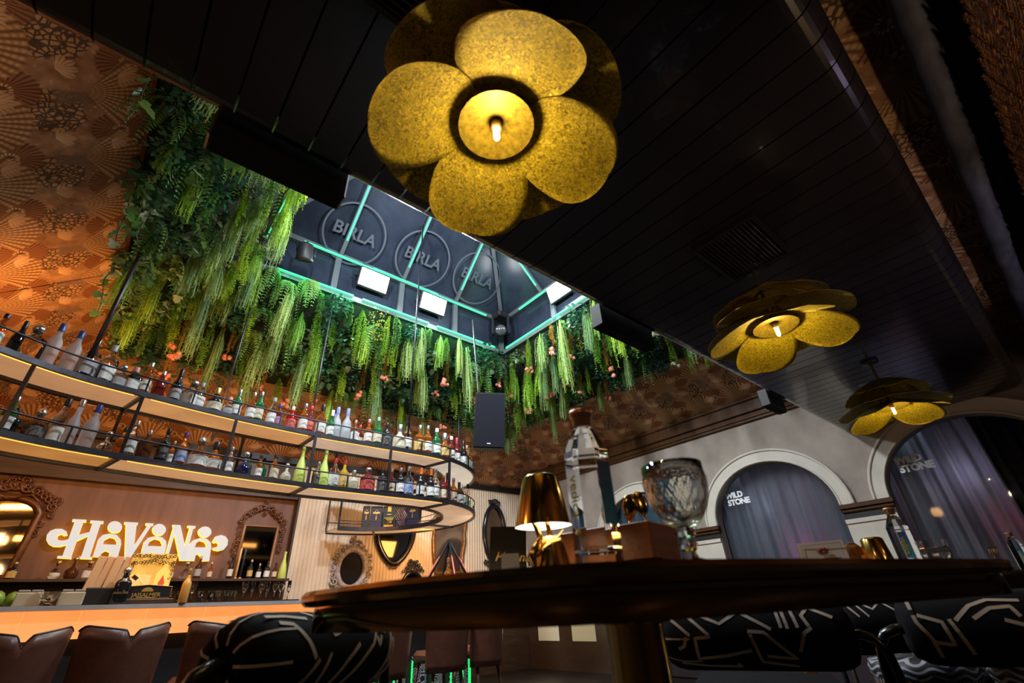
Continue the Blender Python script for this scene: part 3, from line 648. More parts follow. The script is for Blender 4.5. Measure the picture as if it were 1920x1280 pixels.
# back face: first row hangs right under the beam, then rows down the slope
for row in range(6):
    y = 5.98 + row * .235
    ex = (y - 5.95)
    n = int((4.5 + ex * 1.9) / .19)
    for i in range(n):
        x = .45 - ex * .9 + (4.52 + ex * 1.9) * (i + .5 + rnd.uniform(-.3, .3)) / n
        yy = y + rnd.uniform(-.07, .07); z = 3.4 + (8.4 - yy) * kb - .06
        if row == 0: ws = [('feather', 3), ('feather_y', 1.4), ('pearls', 2.6), ('dark', 2.6), ('yellow', 1.6), ('pearls_d', 1.6), ('fern', 1.4), ('pale', .8)]
        elif row < 3: ws = [('feather', 1.8), ('feather_y', 1.2), ('pearls', 2), ('dark', 3.2), ('fern', 2), ('pearls_d', 1.4), ('pale', 1.2), ('bloom', 1.0), ('yellow', .8)]
        else: ws = [('feather', 1.2), ('dark', 3.2), ('fern', 2), ('pearls_d', 2), ('pale', 1.5), ('bloom', 1.6), ('pearls', 1.0), ('feather_y', .7)]
        plant(pick(ws), (x, yy - .05, z), rnd.uniform(.72, 1.05) * (1.05 if row < 4 else .8), WB, rnd, row, i)
for row in range(5):
    x = 5.03 + row * .27; ex = x - 4.97
    n = int((4.4 + ex * .7) / .20)
    for i in range(n):
        y = 1.75 + (4.2 + ex * .75) * (i + .5 + rnd.uniform(-.3, .3)) / n
        xx = x + rnd.uniform(-.07, .07); z = 3.73 + (7.4 - xx) * kr - .06
        ws = [('feather', 4), ('feather_y', 2), ('pearls', 2), ('dark', 2.2), ('yellow', 1), ('fern', 1), ('pale', .7), ('bloom', .8)] if row < 2 else [('feather', 1.6), ('dark', 3.4), ('fern', 1.6), ('pearls_d', 1.5), ('pearls', 1.2), ('bloom', 1.2), ('pale', 1)]
        if y < 3.2: ws = [('dark', 4), ('bloom_w', 2.2), ('feather', 1), ('pearls', 1.4)]
        plant(pick(ws), (xx - .05, y, z), rnd.uniform(.72, 1.05) * (1.05 if row < 3 else .8), WR, rnd, row, n - 1 - i)
for row in range(6):
    x = .52 - row * .21
    n = int(5.0 / .23)
    for i in range(n):
        y = 1.75 + (4.2 - (x - .45) * 1.0) * (i + .5 + rnd.uniform(-.3, .3)) / n
        xx = x + rnd.uniform(-.06, .06); z = sl(min(xx, .42)) - .05
        lit = row < 3  # rows by the skylight get brighter plant kinds, imitating the light there
        ws = [('yellow', 2), ('pearls', 2.2), ('feather_y', 2.4), ('feather', 1.5), ('pale', 1.4), ('fern', 1.2), ('bloom', 1.0)] if lit else [('dark', 3), ('fern', 2.6), ('pearls_d', 2), ('pale', 1.0), ('feather', 1.0), ('feather_y', .8)]
        plant(pick(ws), (xx + (.02 if row == 0 else 0), y, z), rnd.uniform(.62, .9), WL, rnd, row, n - 1 - i)
# ivy vines near the wallpaper, leaf by leaf
def one_leaf(seed, big):
    mb = MB(); r = random.Random(seed); leaf(mb, Vector((0, 0, 0)), Vector((1, 0, -.25)), Vector((0, 0, 1)), big, big * .95, 0, 1, .2); return mb.mesh('ivy_leaf', M['ivyg'] if seed % 4 else M['pale'])
LV = [one_leaf(s, .062 + .006 * s) for s in range(8)]
for i in range(20):
    rr = random.Random(100 + i); y = 2.1 + i * .235; x = rr.uniform(-.62, .0); L = rr.uniform(.4, .8); z = sl(x) - .08
    v = thing('ivy_vine', 'trailing ivy vine with lobed leaves, %s from the dark ceiling along the left slope' % nth(i), 'ivy', (x, y, z), 0, 'ivy vines on the left green slope')
    P = [Vector((-.10 * sin(q * 2.6) + .02 * sin(9 * q + i), .06 * sin(6 * q + i), -L * q)) for q in [s / 9 for s in range(10)]]
    mb = MB(); mb.tube(P, .005, 5); mb.obj('stem', M['vine'], v)
    for k in range(13):
        link('leaf', rr.choice(LV), v, P[min(9, k * 10 // 13)], (rr.uniform(-.5, .5), rr.uniform(-.3, .7), rr.uniform(0, 6.28)), (rr.uniform(.7, 1.15),) * 3)
# ------------------------------------------------------------------ bar gantry
def gpath(off, n=10):
    P = [(-1.75, 3.72), (-1.35, 4.13), (-.97, 4.45), (-.55, 4.69), (-.08, 4.83), (.69, 5.0), (1.5, 5.09), (2.2, 5.1), (2.9, 5.1)]
    Q = [Vector(p) for p in P]; Q = [2 * Q[0] - Q[1]] + Q + [Q[-1] + Vector((.6, 0))]; out = []
    for i in range(1, len(Q) - 2):
        a, b, c, d = Q[i - 1:i + 3]
        for k in range(n):
            t = k / n; out.append(.5 * (2 * b + (c - a) * t + (2 * a - 5 * b + 4 * c - d) * t * t + (3 * b - a - 3 * c + d) * t ** 3))
    for k in range(49):
        a = radians(-90 + 184 * k / 48); out.append(Vector((2.9 + 1.5 * cos(a), 6.6 + 1.5 * sin(a))))
    res = []
    for i, p in enumerate(out):
        t = (out[min(i + 1, len(out) - 1)] - out[max(i - 1, 0)]).normalized(); res.append(p + Vector((-t.y, t.x)) * off)
    return res
GO = gpath(0); GI = gpath(.50); GN = len(GO)
def near(x, y=None): return min(range(GN), key=lambda i: (GO[i].x - x) ** 2 + (0 if y is None else (GO[i].y - y) ** 2) + (50 if y is None and GO[i].y > 5.35 else 0))
def arcst(deg): return near(2.9 + 1.5 * cos(radians(deg)), 6.6 + 1.5 * sin(radians(deg)))
g = thing('bar_gantry', 'curved black steel two tier bottle rack hanging over the bar with glowing undersides', 'shelf', (0, 0, 0))
def panel_mat(k, c, s=1.0): return mat('glowing_panel_%s' % k, (.45, .38, .28), .5, emit=tuple(.9 * q for q in c), es=s, var=.22, vscale=1.6)
PC = {2.8: [(.50, .235, .10), (.56, .25, .085), (.60, .40, .27), (.60, .52, .42), (.58, .50, .40), (.55, .45, .33)], 2.25: [(.47, .18, .035), (.56, .27, .11), (.60, .36, .21), (.56, .33, .19), (.50, .28, .14), (.50, .28, .14)]}
CUT = [0, near(-.075), near(1.49), near(3.25), arcst(5), arcst(62), GN - 1]
M['amber_led'] = mat('amber_led', (.5, .3, .1), .4, emit=(1, .46, .07), es=2.2)
for z in (2.80, 2.25):
    o3 = [(p.x, p.y, z) for p in GO]; i3 = [(p.x, p.y, z) for p in GI]
    mb = MB(); mb.sweep(o3, [(0, -.044), (.03, -.044), (.03, 0), (0, 0)]); mb.obj('outer_bar', M['steel'], g)
    mb = MB(); mb.sweep(i3, [(-.03, -.05), (0, -.05), (0, .012), (-.03, .012)]); mb.obj('inner_bar', M['steel'], g)
    mb = MB(); mb.add(o3 + i3, [(k, k + 1, GN + k + 1, GN + k) for k in range(GN - 1)]); mb.v = [(v[0], v[1], z - .008) for v in mb.v]; mb.obj('deck', mat('white_deck', (.5, .46, .42), .4), g)
    for c in range(len(CUT) - 1):
        a, b = CUT[c], CUT[c + 1]; mb = MB(); A = [(p.x, p.y, z - .022) for p in gpath(.034)[a:b + 1]]; B = [(p.x, p.y, z - .022) for p in gpath(.466)[a:b + 1]]; k = len(A)
        mb.add(A + B, [(i, k + i, k + i + 1, i + 1) for i in range(k - 1)]); mb.obj('underside_panel', panel_mat('%d_%d' % (z * 100, c), PC[z][c]), g)
        if c < 3:
            mb = MB(); mb.tube([(p.x, p.y, z - .044) for p in gpath(.036)[a + 1:b]], .005, 5); mb.obj('led_strip', M['amber_led'], g)
        if c: bar('crossbar', (*GO[a], z - .03), (*GI[a], z - .03), .03, .045, M['steel'], g)
    gr = [(p.x, p.y, z + .135) for p in gpath(.012)]
    mb = MB(); mb.tube(gr, .008, 6); mb.obj('guard_rail', M['steel'], g)
    gr = [(p.x, p.y, z + .10) for p in gpath(.488)]
    mb = MB(); mb.tube(gr, .006, 6); mb.obj('guard_rail', M['steel'], g)
    for x in (-1.15, -.76, -.42, -.075, .31, .69, 1.09, 1.49, 1.95, 2.42, 2.85, 3.25):
        p = gpath(.012)[near(x)]; mb = MB(); mb.box((p.x, p.y, z + .067), (.014, .014, .135)); mb.obj('rail_post', M['steel'], g)
    for dgr in (-55, -30, -5, 25, 55, 85):
        p = gpath(.012)[arcst(dgr)]; mb = MB(); mb.box((p.x, p.y, z + .067), (.014, .014, .135)); mb.obj('rail_post', M['steel'], g)
for q in [near(x) for x in (-1.35, -.76, -.075, .69, 1.49, 2.42, 3.25)] + [arcst(0), arcst(88)]:
    p = gpath(.012)[q]; mb = MB(); mb.box((p.x, p.y, 2.50), (.026, .026, .5)); mb.obj('post', M['steel'], g)
for q in [near(x) for x in (-.9, -.075, .9, 1.9, 2.9)]:
    p = gpath(.485)[q]; mb = MB(); mb.box((p.x, p.y, 2.50), (.026, .026, .5)); mb.obj('post', M['steel'], g)
p = gpath(.012)[GN - 1]; mb = MB(); mb.box((p.x, p.y, 2.5), (.022, .022, .50)); mb.obj('post', M['steel'], g)
for x, y, z, r in ((-.52, 4.80, 4.52, .019), (.63, 5.93, 5.28, .014), (1.645, 5.93, 5.28, .014), (2.66, 5.18, 6.72, .012), (4.385, 6.6, 4.8, .012)):
    mb = MB(); mb.tube([(x, y, 2.80), (x, y, z)], r, 8); mb.obj('hanger_rod', M['steel'], g)
    if y > 5.5 and x < 3: bar('bracket', (x, y + .01, 2.79), (x, GI[near(x)].y - .02, 2.79), .022, .022, M['steel'], g)
# ------------------------------------------------------------------ bottles
GL = dict(clear=mat('bottle_clear', (.93, .96, .95), .02, trans=1, ior=1.33), frost=mat('bottle_frosted', (.80, .84, .88), .38, trans=.75, ior=1.3), amber=mat('bottle_amber', (.80, .30, .06), .03, trans=.9, ior=1.33),
          red=mat('bottle_red', (.55, .02, .02), .08, trans=.5, ior=1.33), green=mat('bottle_green', (.03, .22, .07), .05, trans=.6, ior=1.33), black=mat('bottle_black', (.012, .012, .016), .08), navy=mat('bottle_navy', (.012, .016, .06), .08),
          yellow=mat('bottle_yellow', (.85, .55, .05), .06, trans=.6, ior=1.33), maroon=mat('bottle_maroon', (.22, .03, .03), .06, trans=.5, ior=1.33), cream=mat('bottle_cream', (.72, .68, .52), .15, trans=.4, ior=1.33), brown=mat('bottle_brown', (.14, .05, .02), .06, trans=.5, ior=1.33), neon=mat('bottle_neon_label', (.55, .68, .14), .35), gold=mat('bottle_golden', (.78, .42, .10), .35, .25))
CP = {k: mat('cap_%s' % k, c, r, m) for k, c, r, m in (('black', (.015, .015, .018), .3, 0), ('silver', (.62, .62, .64), .25, .9), ('blue', (.03, .06, .28), .3, 0), ('white', (.75, .74, .72), .35, 0), ('gold', (.65, .45, .16), .3, .8), ('red', (.50, .03, .05), .3, 0), ('pink', (.60, .25, .25), .35, 0), ('purple', (.10, .04, .22), .3, 0), ('copper', (.55, .28, .16), .35, .6), ('orange', (.85, .22, .04), .35, 0), ('grey', (.32, .32, .34), .4, 0), ('skyblue', (.22, .30, .62), .4, 0), ('neon', (.55, .68, .14), .35, 0))}
def label_mat(k, c, ink):
    m = bpy.data.materials.new('label_' + k); m.use_nodes = True; t = m.node_tree; b = t.nodes['Principled BSDF']
    cd = t.nodes.new('ShaderNodeTexCoord'); s = t.nodes.new('ShaderNodeSeparateXYZ'); t.links.new(cd.outputs['Object'], s.inputs[0]); z = X(t, s.outputs[2])
    n = noise(t, 90, 2, cd.outputs['Object'], stretch=(1, 1, 3)); ln = ((z * 260.0).sin().ramp(.1, .35)) * n.ramp(.48, .55) * noise(t, 14, 0, cd.outputs['Object']).ramp(.42, .5)
    t.links.new(mixc(t, ln * .8, c, ink).k, b.inputs['Base Color']); b.inputs['Roughness'].default_value = .55; return m
LB = {k: label_mat(k, c, i) for k, c, i in (('white', (.74, .73, .69), (.10, .08, .08)), ('cream', (.66, .58, .42), (.25, .12, .06)), ('black', (.025, .025, .03), (.6, .56, .48)), ('blue', (.22, .30, .55), (.8, .8, .8)), ('red', (.50, .04, .04), (.8, .7, .5)), ('gold', (.60, .42, .14), (.10, .05, .02)), ('grey', (.40, .40, .42), (.1, .1, .12)), ('neon', (.58, .70, .16), (.03, .05, .02)), ('purple', (.36, .14, .28), (.8, .8, .8)), ('green', (.38, .48, .34), (.05, .1, .05)))}
ST = {  # outline (radius, height), label band, cap start, cap radius, superellipse
    'std': ([(.0, 0), (.118, 0), (.128, .015), (.128, .55), (.118, .60), (.075, .67), (.047, .72), (.045, .90)], (.14, .44), .86, .052, None),
    'vodka': ([(.0, 0), (.105, 0), (.115, .02), (.118, .52), (.105, .60), (.062, .70), (.046, .76), (.046, .88)], (.08, .36), .82, .052, None),
    'slim': ([(.0, 0), (.09, 0), (.098, .02), (.10, .48), (.07, .58), (.046, .66), (.040, .90)], (.12, .40), .84, .046, None),
    'square': ([(.0, 0), (.125, 0), (.135, .02), (.135, .58), (.115, .64), (.060, .70), (.048, .74), (.046, .90)], (.12, .46), .84, .056, 7),
    'squat': ([(.0, 0), (.20, 0), (.225, .03), (.225, .42), (.20, .50), (.10, .60), (.072, .66), (.068, .78)], (.12, .40), .74, .088, None),
    'sqsquat': ([(.0, 0), (.19, 0), (.20, .02), (.20, .55), (.17, .62), (.085, .68), (.075, .74), (.072, .82)], (.10, .46), .78, .09, 7),
    'wine': ([(.0, 0), (.115, 0), (.122, .02), (.122, .48), (.105, .58), (.056, .68), (.046, .74), (.044, .98)], (.12, .40), .78, .048, None),
    'round': ([(.0, 0), (.13, 0), (.20, .08), (.235, .22), (.225, .36), (.16, .48), (.08, .56), (.062, .62), (.06, .80)], (.16, .34), .76, .085, None),
    'bell': ([(.0, 0), (.130, 0), (.142, .02), (.120, .35), (.095, .52), (.055, .68), (.044, .76), (.038, .92)], (.03, .46), .90, .045, None)}
BM = {}
def bottle_meshes(st, gl, cp, lb, stopper):
    key = (st, gl, cp, lb, stopper)
    if key not in BM:
        prof, (l0, l1), c0, cr, sq = ST[st]; n = 16; rot = pi / 4 if sq else 0
        b = MB(); b.lathe(prof, n, sq=sq, rot=rot if sq else 0)
        c = MB()
        if stopper: c.lathe([(cr * .6, c0 - .04), (cr * .62, c0 + .03), (cr * 1.1, c0 + .05), (cr * 1.25, c0 + .12), (cr * .9, .985), (.0001, 1.0)], 12)
        else: c.lathe([(cr, c0), (cr * 1.02, c0 + .01), (cr * .98, .985), (cr * .9, 1.0), (.0001, 1.0)], 12)
        def rad(z):
            for (ra, za), (rb, zb) in zip(prof[1:], prof[2:]):
                if za <= z <= zb and zb > za: return ra + (rb - ra) * (z - za) / (zb - za)
            return prof[1][0]
        L = None
        if lb:
            L = MB(); L.lathe([(rad(l0 + (l1 - l0) * i / 4) + .0035, l0 + (l1 - l0) * i / 4) for i in range(5)], n, sq=sq, rot=rot if sq else 0)
            L.f = [f for f in L.f if len(f) == 4]; L.sm = [True] * len(L.f); L.mi = [0] * len(L.f)
            L = L.mesh('label', LB[lb])
        BM[key] = (b.mesh('body', GL[gl]), c.mesh('cap', CP[cp]), L)
    return BM[key]
def bottle(loc, h, st, gl, cp, lb, label, group=None, stopper=False, rz=0.0, cat='bottle'):
    b, c, L = bottle_meshes(st, gl, cp, lb, stopper); s = (h * (1.12 if gl != 'x' else 1),) * 2 + (h,)
    t = thing('bottle', label, cat, loc, rz, group); t.scale = s
    bo = link('body', b, t); link('cap', c, t)
    if L: link('label', L, bo)
    return t
ORD = 'first second third fourth fifth sixth seventh eighth ninth tenth eleventh twelfth thirteenth fourteenth fifteenth sixteenth seventeenth eighteenth nineteenth twentieth'.split()
def ordn(i): return ORD[i] if i < 20 else ('twenty-' + ORD[i - 20] if i < 29 else 'thirtieth' if i == 29 else 'thirty-' + ORD[i - 30] if i < 39 else 'fortieth' if i == 39 else 'forty-' + ORD[i - 40])
UP = [(-1.03,4.54,0.3),(-0.93,4.61,0.31),(-0.86,4.65,0.32),(-0.75,4.72,0.41),(-0.63,4.77,0.41),(-0.52,4.82,0.39),(-0.52,4.82,0.31),(-0.4,4.86,0.39),(-0.29,4.89,0.24),(-0.2,4.91,0.25),(-0.11,4.94,0.34),(0,4.96,0.29),(0.13,4.99,0.36),(0.26,5.03,0.29),(0.33,5.04,0.29),(0.47,5.07,0.28),(0.6,5.1,0.22),(0.67,5.11,0.33),(0.81,5.13,0.34),(0.88,5.14,0.37),(1.02,5.16,0.34),(1.09,5.16,0.28),(1.23,5.18,0.29),(1.36,5.19,0.36),(1.43,5.2,0.35),(1.56,5.2,0.4),(1.68,5.21,0.36),(1.74,5.21,0.41),(1.86,5.21,0.42),(1.97,5.21,0.29),(2.14,5.21,0.34),(2.26,5.21,0.39),(2.38,5.21,0.34),(2.56,5.21,0.35),(2.67,5.21,0.42),(2.85,5.21,0.4),(2.97,5.21,0.42),(3.12,5.23,0.42),(3.27,5.26,0.38),(3.41,5.31,0.38),(3.54,5.37,0.4),(3.73,5.48,0.42),(3.9,5.63,0.42),(3.99,5.74,0.42)]
LO = [(-0.78,4.7,0.3),(-0.75,4.72,0.22),(-0.63,4.77,0.26),(-0.52,4.82,0.39),(-0.44,4.85,0.41),(-0.33,4.88,0.4),(-0.2,4.91,0.2),(-0.11,4.94,0.26),(-0.05,4.95,0.34),(0.06,4.98,0.28),(0.19,5.01,0.33),(0.26,5.03,0.23),(0.33,5.04,0.33),(0.47,5.07,0.32),(0.6,5.1,0.3),(0.74,5.12,0.28),(0.88,5.14,0.26),(1.02,5.16,0.25),(1.16,5.17,0.28),(1.29,5.18,0.21),(1.43,5.2,0.42),(1.62,5.21,0.28),(1.68,5.21,0.42),(1.8,5.21,0.35),(1.91,5.21,0.34),(2.03,5.21,0.24),(2.2,5.21,0.3),(2.38,5.21,0.31),(2.5,5.21,0.32),(2.62,5.21,0.35),(2.73,5.21,0.38),(2.9,5.21,0.39),(3.05,5.22,0.4),(3.12,5.23,0.42),(3.27,5.26,0.36),(3.34,5.28,0.4),(3.47,5.33,0.36),(3.61,5.4,0.33),(3.73,5.48,0.34),(3.99,5.74,0.42)]
SU = '''std amber black white|wine black black -|sqsquat clear silver - s|vodka frost blue -|vodka frost blue -|square clear silver grey|slim clear blue - s|square clear grey white|sqsquat clear silver grey s|sqsquat black pink white|std amber silver white|square maroon silver -|wine black black grey|sqsquat clear silver white s|square clear grey white|squat black gold cream|squat clear pink grey|std green silver white|std amber silver white|std green silver cream|std clear grey white|std maroon blue purple|square red white red|std amber silver white|std maroon red red|wine amber black white|wine green white white|wine frost skyblue -|wine frost skyblue -|square amber copper white|std amber pink white|std green grey cream|square black black black|squat cream silver cream|std clear black white|square amber silver gold|std amber silver white|std green white white|squat amber silver gold|std maroon white white|wine maroon red white|wine black black white|std amber copper white|square clear grey white'''
SL = '''std green silver white|square black black -|squat brown silver black s|vodka clear black white|slim frost silver -|vodka frost blue -|round clear silver - s|std amber black -|std clear silver white|square brown silver -|std black black black|std amber gold white|std amber purple blue|squat amber silver white s|squat amber black white|std clear silver white|round navy silver - s|std amber black white|square amber black cream|round cream silver - s|bell neon neon neon|square clear silver black|bell neon neon neon|square clear red white|std yellow red gold|squat cream silver -|sqsquat maroon silver red s|square black black black|std maroon copper cream|std black silver white|square clear silver blue|wine black orange white|wine black orange white|std clear silver white|std maroon gold cream|wine red black red|std amber silver cream|square brown black white|std clear white green|slim clear black green'''
GN_ = dict(clear='clear glass', frost='frosted', amber='amber', red='red', green='dark green', black='black', navy='navy', yellow='yellow', maroon='maroon', cream='cream', brown='dark brown', neon='yellow green')
SN_ = dict(std='', vodka='', slim='slim', square='square', squat='squat', sqsquat='squat square', wine='long necked', round='round', bell='bell shaped')
for tab, z, spec, nm in ((UP, 2.8, SU, 'upper'), (LO, 2.25, SL, 'lower')):
    for i, ((x, y, h), sp) in enumerate(zip(tab, spec.split('|'))):
        q = sp.split(); st, gl, cp, lb = q[:4]; lb = None if lb == '-' else lb
        if gl == 'neon': lb = None
        if i and abs(tab[i - 1][0] - x) < .065 and st in ('squat', 'sqsquat', 'round'): x += .03
        lab = ' '.join((SN_[st] + ' ' + GN_[gl] + ' bottle with ' + cp.replace('skyblue', 'pale blue').replace('neon', 'matching') + (' stopper' if len(q) > 4 else ' cap')).split())
        bottle((x, y, z - .008), h * .97, st, gl, cp, lb, '%s, %s from the left on the %s rack' % (lab, ordn(i), nm), 'bottles on the %s tier of the bar rack' % nm, len(q) > 4, random.uniform(-.25, .25) + (.55 if st in ('square', 'sqsquat') else 0))
# a few standing behind the front row
for k, (x, y, z, st, gl, cp, lb, h, lab) in enumerate(((1.77, 5.36, 2.8, 'wine', 'frost', 'skyblue', None, .37, 'left of two frosted blue topped bottles standing behind the front row on the upper rack'), (1.92, 5.36, 2.8, 'wine', 'frost', 'skyblue', None, .35, 'right of two frosted blue topped bottles standing behind the front row on the upper rack'), (2.10, 5.38, 2.8, 'std', 'maroon', 'red', 'cream', .30, 'maroon bottle with red cap behind the front row on the upper rack'), (.95, 5.36, 2.25, 'std', 'green', 'black', None, .30, 'left of two dark green bottles behind the navy bottle on the lower rack'), (1.10, 5.38, 2.25, 'std', 'green', 'black', None, .28, 'right of two dark green bottles behind the navy bottle on the lower rack'), (.50, 5.30, 2.25, 'square', 'brown', 'black', None, .28, 'dark brown bottle behind the squat amber bottle on the lower rack'), (1.90, 5.42, 2.25, 'std', 'red', 'red', None, .27, 'red bottle behind the yellow bottle on the lower rack'))):
    bottle((x, y, z - .008), h, st, gl, cp, lb, lab)
for i, (x, r) in enumerate(((2.62, .075), (2.84, .08))):
    t = thing('gift_tube', '%s dark gift tube standing behind the bottles on the lower rack' % ('left' if i == 0 else 'right'), 'tube', (x, 5.44, 2.242)); mb = MB(); mb.lathe([(r, 0), (r, .34)], 18); mb.obj('tube', M['black'], t); mb = MB(); mb.lathe([(r + .004, .34), (r + .004, .36), (.0001, .365)], 18); mb.obj('lid', mat('tube_lid', (.10, .09, .09), .35, .5), t)
# boxed bottles on the far arm of the rack
BX = (('black box with gold emblem, leftmost on the far arm of the rack', (.02, .016, .014), .10), ('navy box with small gold crest, second from left on the far arm', (.022, .022, .05), .19), ('dark green box with gold print on the far arm of the rack', (.014, .040, .034), .24), ('purple box with gold diamond on the far arm of the rack', (.035, .018, .055), .20), ('navy box with faint print, rightmost on the far arm of the rack', (.022, .022, .05), .18))
for i, (lab, c, w) in enumerate(BX):
    wd = (.115, .195, .215, .175, .225)[i]; th = radians((70, 62.4, 52.5, 43.2, 33.4)[i]); x = 2.9 + 1.29 * cos(th); y = 6.6 + 1.29 * sin(th)
    t = thing('gift_box', lab, 'box', (x, y, 2.242), th - pi / 2, 'gift boxes on the far arm of the rack'); mb = MB(); mb.box((0, 0, .195), (wd, .12, .39), bev=.006); mb.obj('carton', mat('carton_%d' % i, c, .45), t)
    mb = MB(); Y = -.0615
    if i == 3:
        for s in (.11, .075, .035): mb.tube([(0, Y, .22 + s * 1.3), (s, Y, .22), (0, Y, .22 - s * 1.3), (-s, Y, .22)], .004, 4, closed=True)
        for k in range(4): mb.tube([(-.13 + .03 * k, Y, .38), (-.02 + .03 * k, Y, .24 + .03 * k)], .002, 4)
    elif i == 2:
        mb.box((0, Y, .34), (.06, .003, .09)); mb.box((0, Y, .25), (.07, .003, .012)); mb.box((0, Y, .20), (.17, .003, .008)); mb.lathe([(.04, 0), (.0001, .003)], 10, (0, 0, 0)); mb.v[-22:] = [(v[0], Y - .001 - v[2], v[1] + .13) for v in mb.v[-22:]]; mb.box((0, Y, .06), (.15, .003, .05))
    else:
        mb.box((0, Y, .28), (min(.11, wd * .6), .003, .025)); mb.tube([(0, Y, .33), (.03, Y, .30), (0, Y, .24), (-.03, Y, .30)], .006, 4, closed=True); mb.box((0, Y, .20), (.012, .003, .06))
    mb.obj('gold_print', M['gold'], t)
# ------------------------------------------------------------------ bar counter
BP = lambda off: gpath(off)[12:GN - 22]
b = thing('bar_counter', 'curved bar counter with pale stone top and glowing orange onyx front', 'bar', (0, 0, 0))
A, B_ = BP(-.02), BP(.62); k = len(A); mb = MB()
vs = [(p.x, p.y, z) for z in (1.142, 1.170) for L in (A, B_) for p in L]
fs = []
for i in range(k - 1): fs += [(i, i + 1, k + i + 1, k + i)[::-1], (2 * k + i, 2 * k + i + 1, 3 * k + i + 1, 3 * k + i), (i, 2 * k + i, 2 * k + i + 1, i + 1)[::-1], (k + i, k + i + 1, 3 * k + i + 1, 3 * k + i)]
fs += [(0, k, 3 * k, 2 * k), (k - 1, 3 * k - 1, 4 * k - 1, 2 * k - 1)]
mb.add(vs, fs); mb.obj('countertop', mat('pale_stone', (.42, .42, .44), .3, var=.15, vscale=5), b)
C_ = BP(.03); st = 5; D_ = BP(.06)
onyx = mat('lit_onyx', (.8, .42, .2), .4, emit=(1.0, .33, .085), es=1.0, var=.16, vscale=2.6)
for i in range(0, k - 1, st):
    j = min(i + st, k - 1); mb = MB(); P = [(p.x, p.y, 0) for p in C_[i:j + 1]]
    P[0] = tuple(Vector(P[0]).lerp(Vector(P[1]), .02)); P[-1] = tuple(Vector(P[-1]).lerp(Vector(P[-2]), .02)) if len(P) > 2 else P[-1]
    mb.sweep(P, [(0, .965), (.02, .965), (.02, 1.14), (0, 1.14)], sm=False); mb.obj('onyx_panel', onyx, b)
mb = MB(); mb.sweep([(p.x, p.y, 0) for p in BP(.10)], [(0, 0), (.45, 0), (.45, 1.14), (0, 1.14)]); mb.obj('base', M['black'], b)
scr = bpy.data.materials.new('scroll_tile'); scr.use_nodes = True; t_ = scr.node_tree
cd = t_.nodes.new('ShaderNodeTexCoord'); n_ = voro(t_, 9, cd.outputs['Object']); t_.links.new(mixc(t_, (n_ * 40.0).sin().ramp(.2, .5), (.015, .015, .018), (.55, .55, .56)).k, t_.nodes['Principled BSDF'].inputs['Base Color'])
for i in range(2, k - 3, 3):
    mb = MB(); P = [(p.x, p.y, 0) for p in BP(.085)[i:i + 3]]; mb.sweep(P, [(0, .1), (.012, .1), (.012, .62), (0, .62)]); mb.obj('scroll_tile', scr, b)
M['green_led2'] = mat('green_led_bar', (.05, .5, .15), .4, emit=(.01, 1.0, .16), es=1.2)
for i in range(2, k - 1, 3):
    p = BP(.075)[i]; mb = MB(); mb.box((p.x, p.y, .33), (.014, .010, .50)); mb.obj('led_strip', M['green_led2'], b)
# back bar
bb = thing('back_bar', 'dark wooden back bar with a raised bottle shelf below the lit sign', 'bar', (0, 0, 0))
mb = MB(); mb.box((-.1, 7.95, .62), (4.9, .80, 1.24)); mb.obj('carcass', M['darkwood'], bb)
mb = MB(); mb.box((-.1, 7.93, 1.25), (4.94, .86, .03)); mb.obj('worktop', M['black'], bb)
mb = MB(); mb.box((-.1, 8.21, 1.545), (4.9, .34, .03)); mb.obj('shelf', M['darkwood'], bb)
mb = MB(); mb.box((-.1, 8.40, 1.40), (4.9, .02, .28)); mb.obj('splashback', M['darkwood'], bb)
